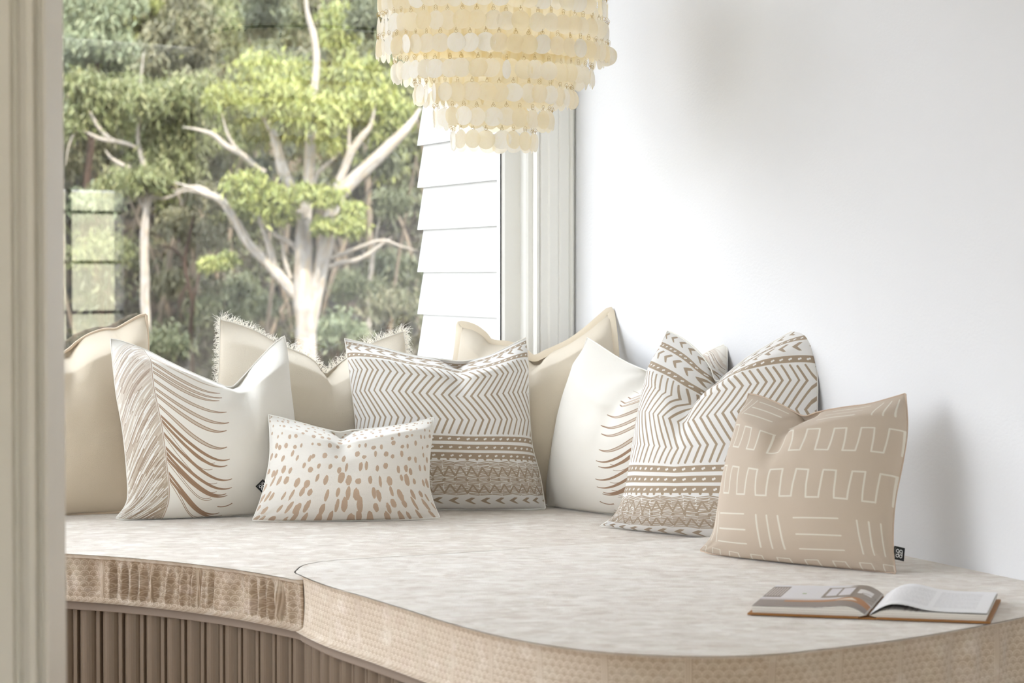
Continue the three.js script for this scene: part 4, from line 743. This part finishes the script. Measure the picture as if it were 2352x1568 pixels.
const far = [
  ['gum tree with lime crown filling the upper left corner of the window', 39, [215, 520], [[[215, 500, 9], [200, 430, 9], [208, 340, 9], [214, 240, 8], [225, 150, 7], [232, 60, 6], [240, -30, 5]]], [[200, 40, 60], [180, 80, 56], [230, 95, 50], [165, 130, 46], [250, 30, 50], [205, 0, 70]], 'blue', M.brownBark],
  ['tall gum tree with yellow-green crown above the slender white trunk', 41, [410, 560], [[[410, 560, 8], [404, 460, 8], [396, 360, 7], [402, 260, 7], [396, 160, 6], [384, 60, 6]], [[400, 150, 4], [430, 115, 6], [480, 150, 6], [520, 180, 5]], [[396, 120, 4], [420, 60, 5], [440, 0, 4]]], [[280, 40, 46], [310, 60, 52], [360, 60, 56], [330, 100, 50], [400, 90, 56], [290, 110, 40], [370, 10, 60], [430, 40, 50]], 'lime', M.dullBark],
  ['grey-limbed gum tree crowning the top edge left of the big trunk fork', 43, [520, 560], [[[520, 560, 7], [530, 470, 6], [528, 400, 6], [515, 300, 6], [505, 200, 6], [520, 110, 5], [510, 20, 5]], [[515, 190, 5], [545, 220, 5], [560, 170, 4]], [[505, 210, 5], [470, 160, 6], [430, 120, 6], [400, 100, 4]]], [[470, 40, 56], [520, 30, 60], [560, 50, 50], [500, 90, 46], [450, 130, 40, 0.4, 0.72, 1], [560, 110, 46, 0.4, 0.72, 1], [600, 20, 50]], 'olive', M.dullBark],
  ['gum tree with fine pale stems above the middle of the window', 44, [640, 560], [[[640, 560, 6], [636, 440, 6], [628, 320, 6], [640, 220, 6], [634, 120, 5], [650, 30, 5]]], [[640, 60, 56], [690, 60, 54], [660, 110, 44], [620, 110, 40], [740, 30, 60]], 'gum', M.dullBark],
  ['leafy bright gum tree behind the left edge of the chandelier', 40, [850, 560], [[[850, 560, 8], [846, 440, 8], [840, 320, 7], [842, 200, 6], [836, 100, 5], [830, 0, 5]], [[842, 210, 4], [860, 130, 5], [850, 60, 4]]], [[790, 40, 56], [830, 60, 54], [880, 60, 56], [780, 90, 46], [860, 110, 50], [930, 110, 56], [810, 120, 44], [930, 40, 70], [900, 170, 50]], 'lime', M.dullBark],
  ['gum tree with dull olive crown behind the white weatherboards', 42, [940, 640], [[[940, 640, 9], [930, 540, 8], [936, 430, 7], [930, 330, 7], [925, 230, 6]], [[932, 420, 4], [900, 385, 4], [870, 395, 3]]], [[905, 430, 46], [945, 470, 50], [935, 400, 50], [890, 480, 44, 0, 0.72, 1], [930, 540, 50, 0, 0.72, 1], [970, 350, 60], [930, 330, 50], [1010, 440, 60]], 'gum', M.brownBark],
  ['thin grey sapling with a bare split stem left of the big trunk', 36, [440, 760], [[[438, 750, 5], [442, 700, 5], [432, 650, 5], [424, 600, 5], [436, 540, 4], [446, 480, 4], [440, 420, 3]], [[430, 655, 4], [412, 690, 4], [418, 740, 4]], [[425, 600, 3], [395, 570, 4], [355, 563, 4]], [[440, 700, 3], [455, 640, 4], [450, 590, 3]]], [[480, 540, 40, 0.5, 0.72, 1], [440, 520, 40, 0.6, 0.72, 1], [410, 500, 40, 0.6, 0.72, 1], [395, 640, 40, 0.8, 0.72, 1]], 'olive', M.brownBark],
  ['slim straight pale sapling standing just left of the forked white trunk', 35, [617, 780], [[[614, 780, 5], [620, 700, 5], [626, 640, 4], [624, 600, 3], [618, 540, 3]], [[624, 650, 2], [640, 620, 2]]], [[600, 690, 36, 0.8, 0.72, 1], [560, 650, 40, 1, 0.72, 1]], 'dark', M.dullBark],
  ['slim white-stemmed sapling to the right of the forked white trunk', 37, [848, 680], [[[846, 690, 6], [850, 640, 6], [856, 590, 5], [864, 540, 4], [872, 500, 3]]], [[890, 600, 44, 0.6, 0.72, 1], [930, 620, 46, 0.5, 0.72, 1], [800, 640, 36, 1, 0.72, 1]], 'dark', M.gumBark],
  ['leaning brown-trunked tree in the shade at the far left', 40, [190, 470], [[[194, 470, 11], [198, 410, 10], [206, 340, 9], [212, 300, 7], [235, 210, 6]], [[206, 320, 5], [240, 300, 6], [280, 280, 5]]], [[260, 150, 40, 0.5, 0.72, 1], [175, 360, 36, 0.5, 0.72, 1], [270, 360, 36, 0.8, 0.72, 1]], 'olive', M.brownBark],
  ['bare-stemmed gum tree on the hillside seen between the two pale trunks', 40, [535, 620], [[[532, 620, 6], [528, 540, 6], [535, 470, 5], [529, 410, 5], [533, 340, 4], [520, 290, 4]], [[530, 440, 3], [560, 480, 4], [590, 500, 4]], [[529, 380, 3], [560, 330, 4], [590, 300, 3]]], [[500, 480, 44, 0.4, 0.72, 1], [470, 400, 46, 0.4, 0.72, 1], [560, 520, 40, 0.6, 0.72, 1], [500, 360, 40, 0.6]], 'gum', M.dullBark],
  ['shaded gum tree with spreading limbs behind the forked white trunk', 42, [790, 660], [[[790, 660, 8], [800, 560, 8], [812, 470, 7], [806, 380, 6], [820, 290, 5]], [[808, 460, 4], [850, 440, 4], [890, 420, 3]], [[800, 560, 4], [770, 500, 4], [765, 430, 3]]], [[790, 400, 46, 0, 0.72, 1], [850, 400, 46, 0, 0.72, 1], [830, 470, 50, 0.2, 0.72, 1], [780, 560, 46, 0.4, 0.72, 1], [690, 360, 50, 0.4, 0.72, 1], [850, 520, 46, 0.3, 0.72, 1]], 'olive', M.brownBark],
];
// fill the canopy: each puff goes to the nearest of these trees
for (let y = -20; y < 470; y += 46) for (let x = 150; x < 1010; x += 50) {
  if (y > 300 && rnd() < 0.45) continue;
  const px = x + rr(-30, 30), py = y + rr(-26, 26); let best = null, bd = 1e9;
  for (const t of far) { const d = Math.abs(t[3][0][3] [0] - px) + rr(0, 60); if (d < bd) { bd = d; best = t; } }
  best[4].push([px, py, rr(34, 58), rr(-0.8, 1.2), 0.72, rnd() < 0.4 ? 1 : 0]);
}
far.forEach(([label, dep, root, limbs, puffs, pal, mat]) => tree({ label, dep, root, limbs, puffs, mat, pal, size: 0.14, density: 2 }));
// shrubs at the foot of the slope
[
  ['mid green shrub beside the foot of the slender white trunk', 33, 375, 775, 52, 'dark'], ['pale sage shrub to the right of the forked white trunk', 34, 775, 745, 56, 'blue'], ['low olive shrub between the two pale trunks', 35, 560, 800, 50, 'olive'],
  ['yellow-green shrub at the far left edge of the window', 38, 240, 560, 62, 'gum'], ['spreading grey-green shrub next to the weatherboards', 35, 905, 690, 56, 'olive'], ['dark green bush in the shade left of the big trunk', 37, 500, 700, 60, 'dark'],
  ['rounded green bush under the right-hand limb of the big tree', 37, 830, 650, 50, 'dark'], ['light green bush low beside the big trunk', 33, 640, 830, 46, 'blue'],
].forEach(([label, dep, x, y, r, pal]) => {
  const c = atDepth(x, y, dep), b = c.clone(), k = dep / F; b.y = Math.min(c.y - 0.3, hillY(c.x, c.z));
  const t = thing('shrub', label, 'shrub', b), o = c.clone().sub(b), stems = [];
  for (let i = 0; i < 4; i++) part(t, 'stem', limbGeo([V(0, 0, 0), V(rr(-0.1, 0.1), o.y * 0.5, rr(-0.1, 0.1)), V(o.x + rr(-0.25, 0.25), o.y, rr(-0.2, 0.2))], [0.025, 0.018, 0.006], 6), M.brownBark);
  foliage(t, [[o, r * k, r * k * 0.75, r * 11], [o.clone().add(V(-r * k * 0.7, -r * k * 0.3, 0)), r * k * 0.7, r * k * 0.55, r * 6], [o.clone().add(V(r * k * 0.7, -r * k * 0.25, 0)), r * k * 0.7, r * k * 0.5, r * 6]], 0.10, PAL[pal]);
});
// scrub and saplings covering the slope, too many and too far to tell apart
{
  const puffs = [];
  for (let i = 0; i < 1150; i++) { const z = -rr(37, 74), x = z * (i < 620 ? rr(-0.02, 0.24) : rnd() < 0.75 ? rr(0.22, 0.6) : rr(-0.2, 0)) + rr(-3, 3), y = hillY(x, z), r = rr(0.25, 0.8); puffs.push([V(x, y + r * rr(0.3, 2.2), z), r, r * 0.7, Math.round(120 * r + 50), rnd() < 0.5 ? 1 : 0]); }
  const m = foliage(scene, puffs, 0.17, ['#484f2f', '#565c36', '#3e462b', '#525239', '#5e6042', '#443e32'], 'undergrowth');
  m.userData = { kind: 'stuff', label: 'tangled green and olive scrub covering the hillside behind the trees', category: 'undergrowth' };
  const st = []; for (let i = 0; i < 260; i++) { const z = -rr(37, 60), x = z * rr(-0.02, 0.24), y = hillY(x, z), h = rr(1.4, 4.6), a = rr(-0.5, 0.5); st.push(limbGeo([V(x, y - 0.2, z), V(x + a * 0.3 * h, y + h * 0.5, z), V(x + a * h * 0.8, y + h, z + rr(-0.4, 0.4))], [0.05, 0.035, 0.012].map((r) => r * rr(0.6, 1.4)), 5)); }
  const sm = shadows(new THREE.Mesh(mergeGeometries(st), M.dullBark)); sm.name = 'bare_saplings'; sm.userData = { kind: 'stuff', label: 'thin bare grey saplings scattered over the shaded hillside', category: 'saplings' }; scene.add(sm);
}

renderer.render(scene, camera);
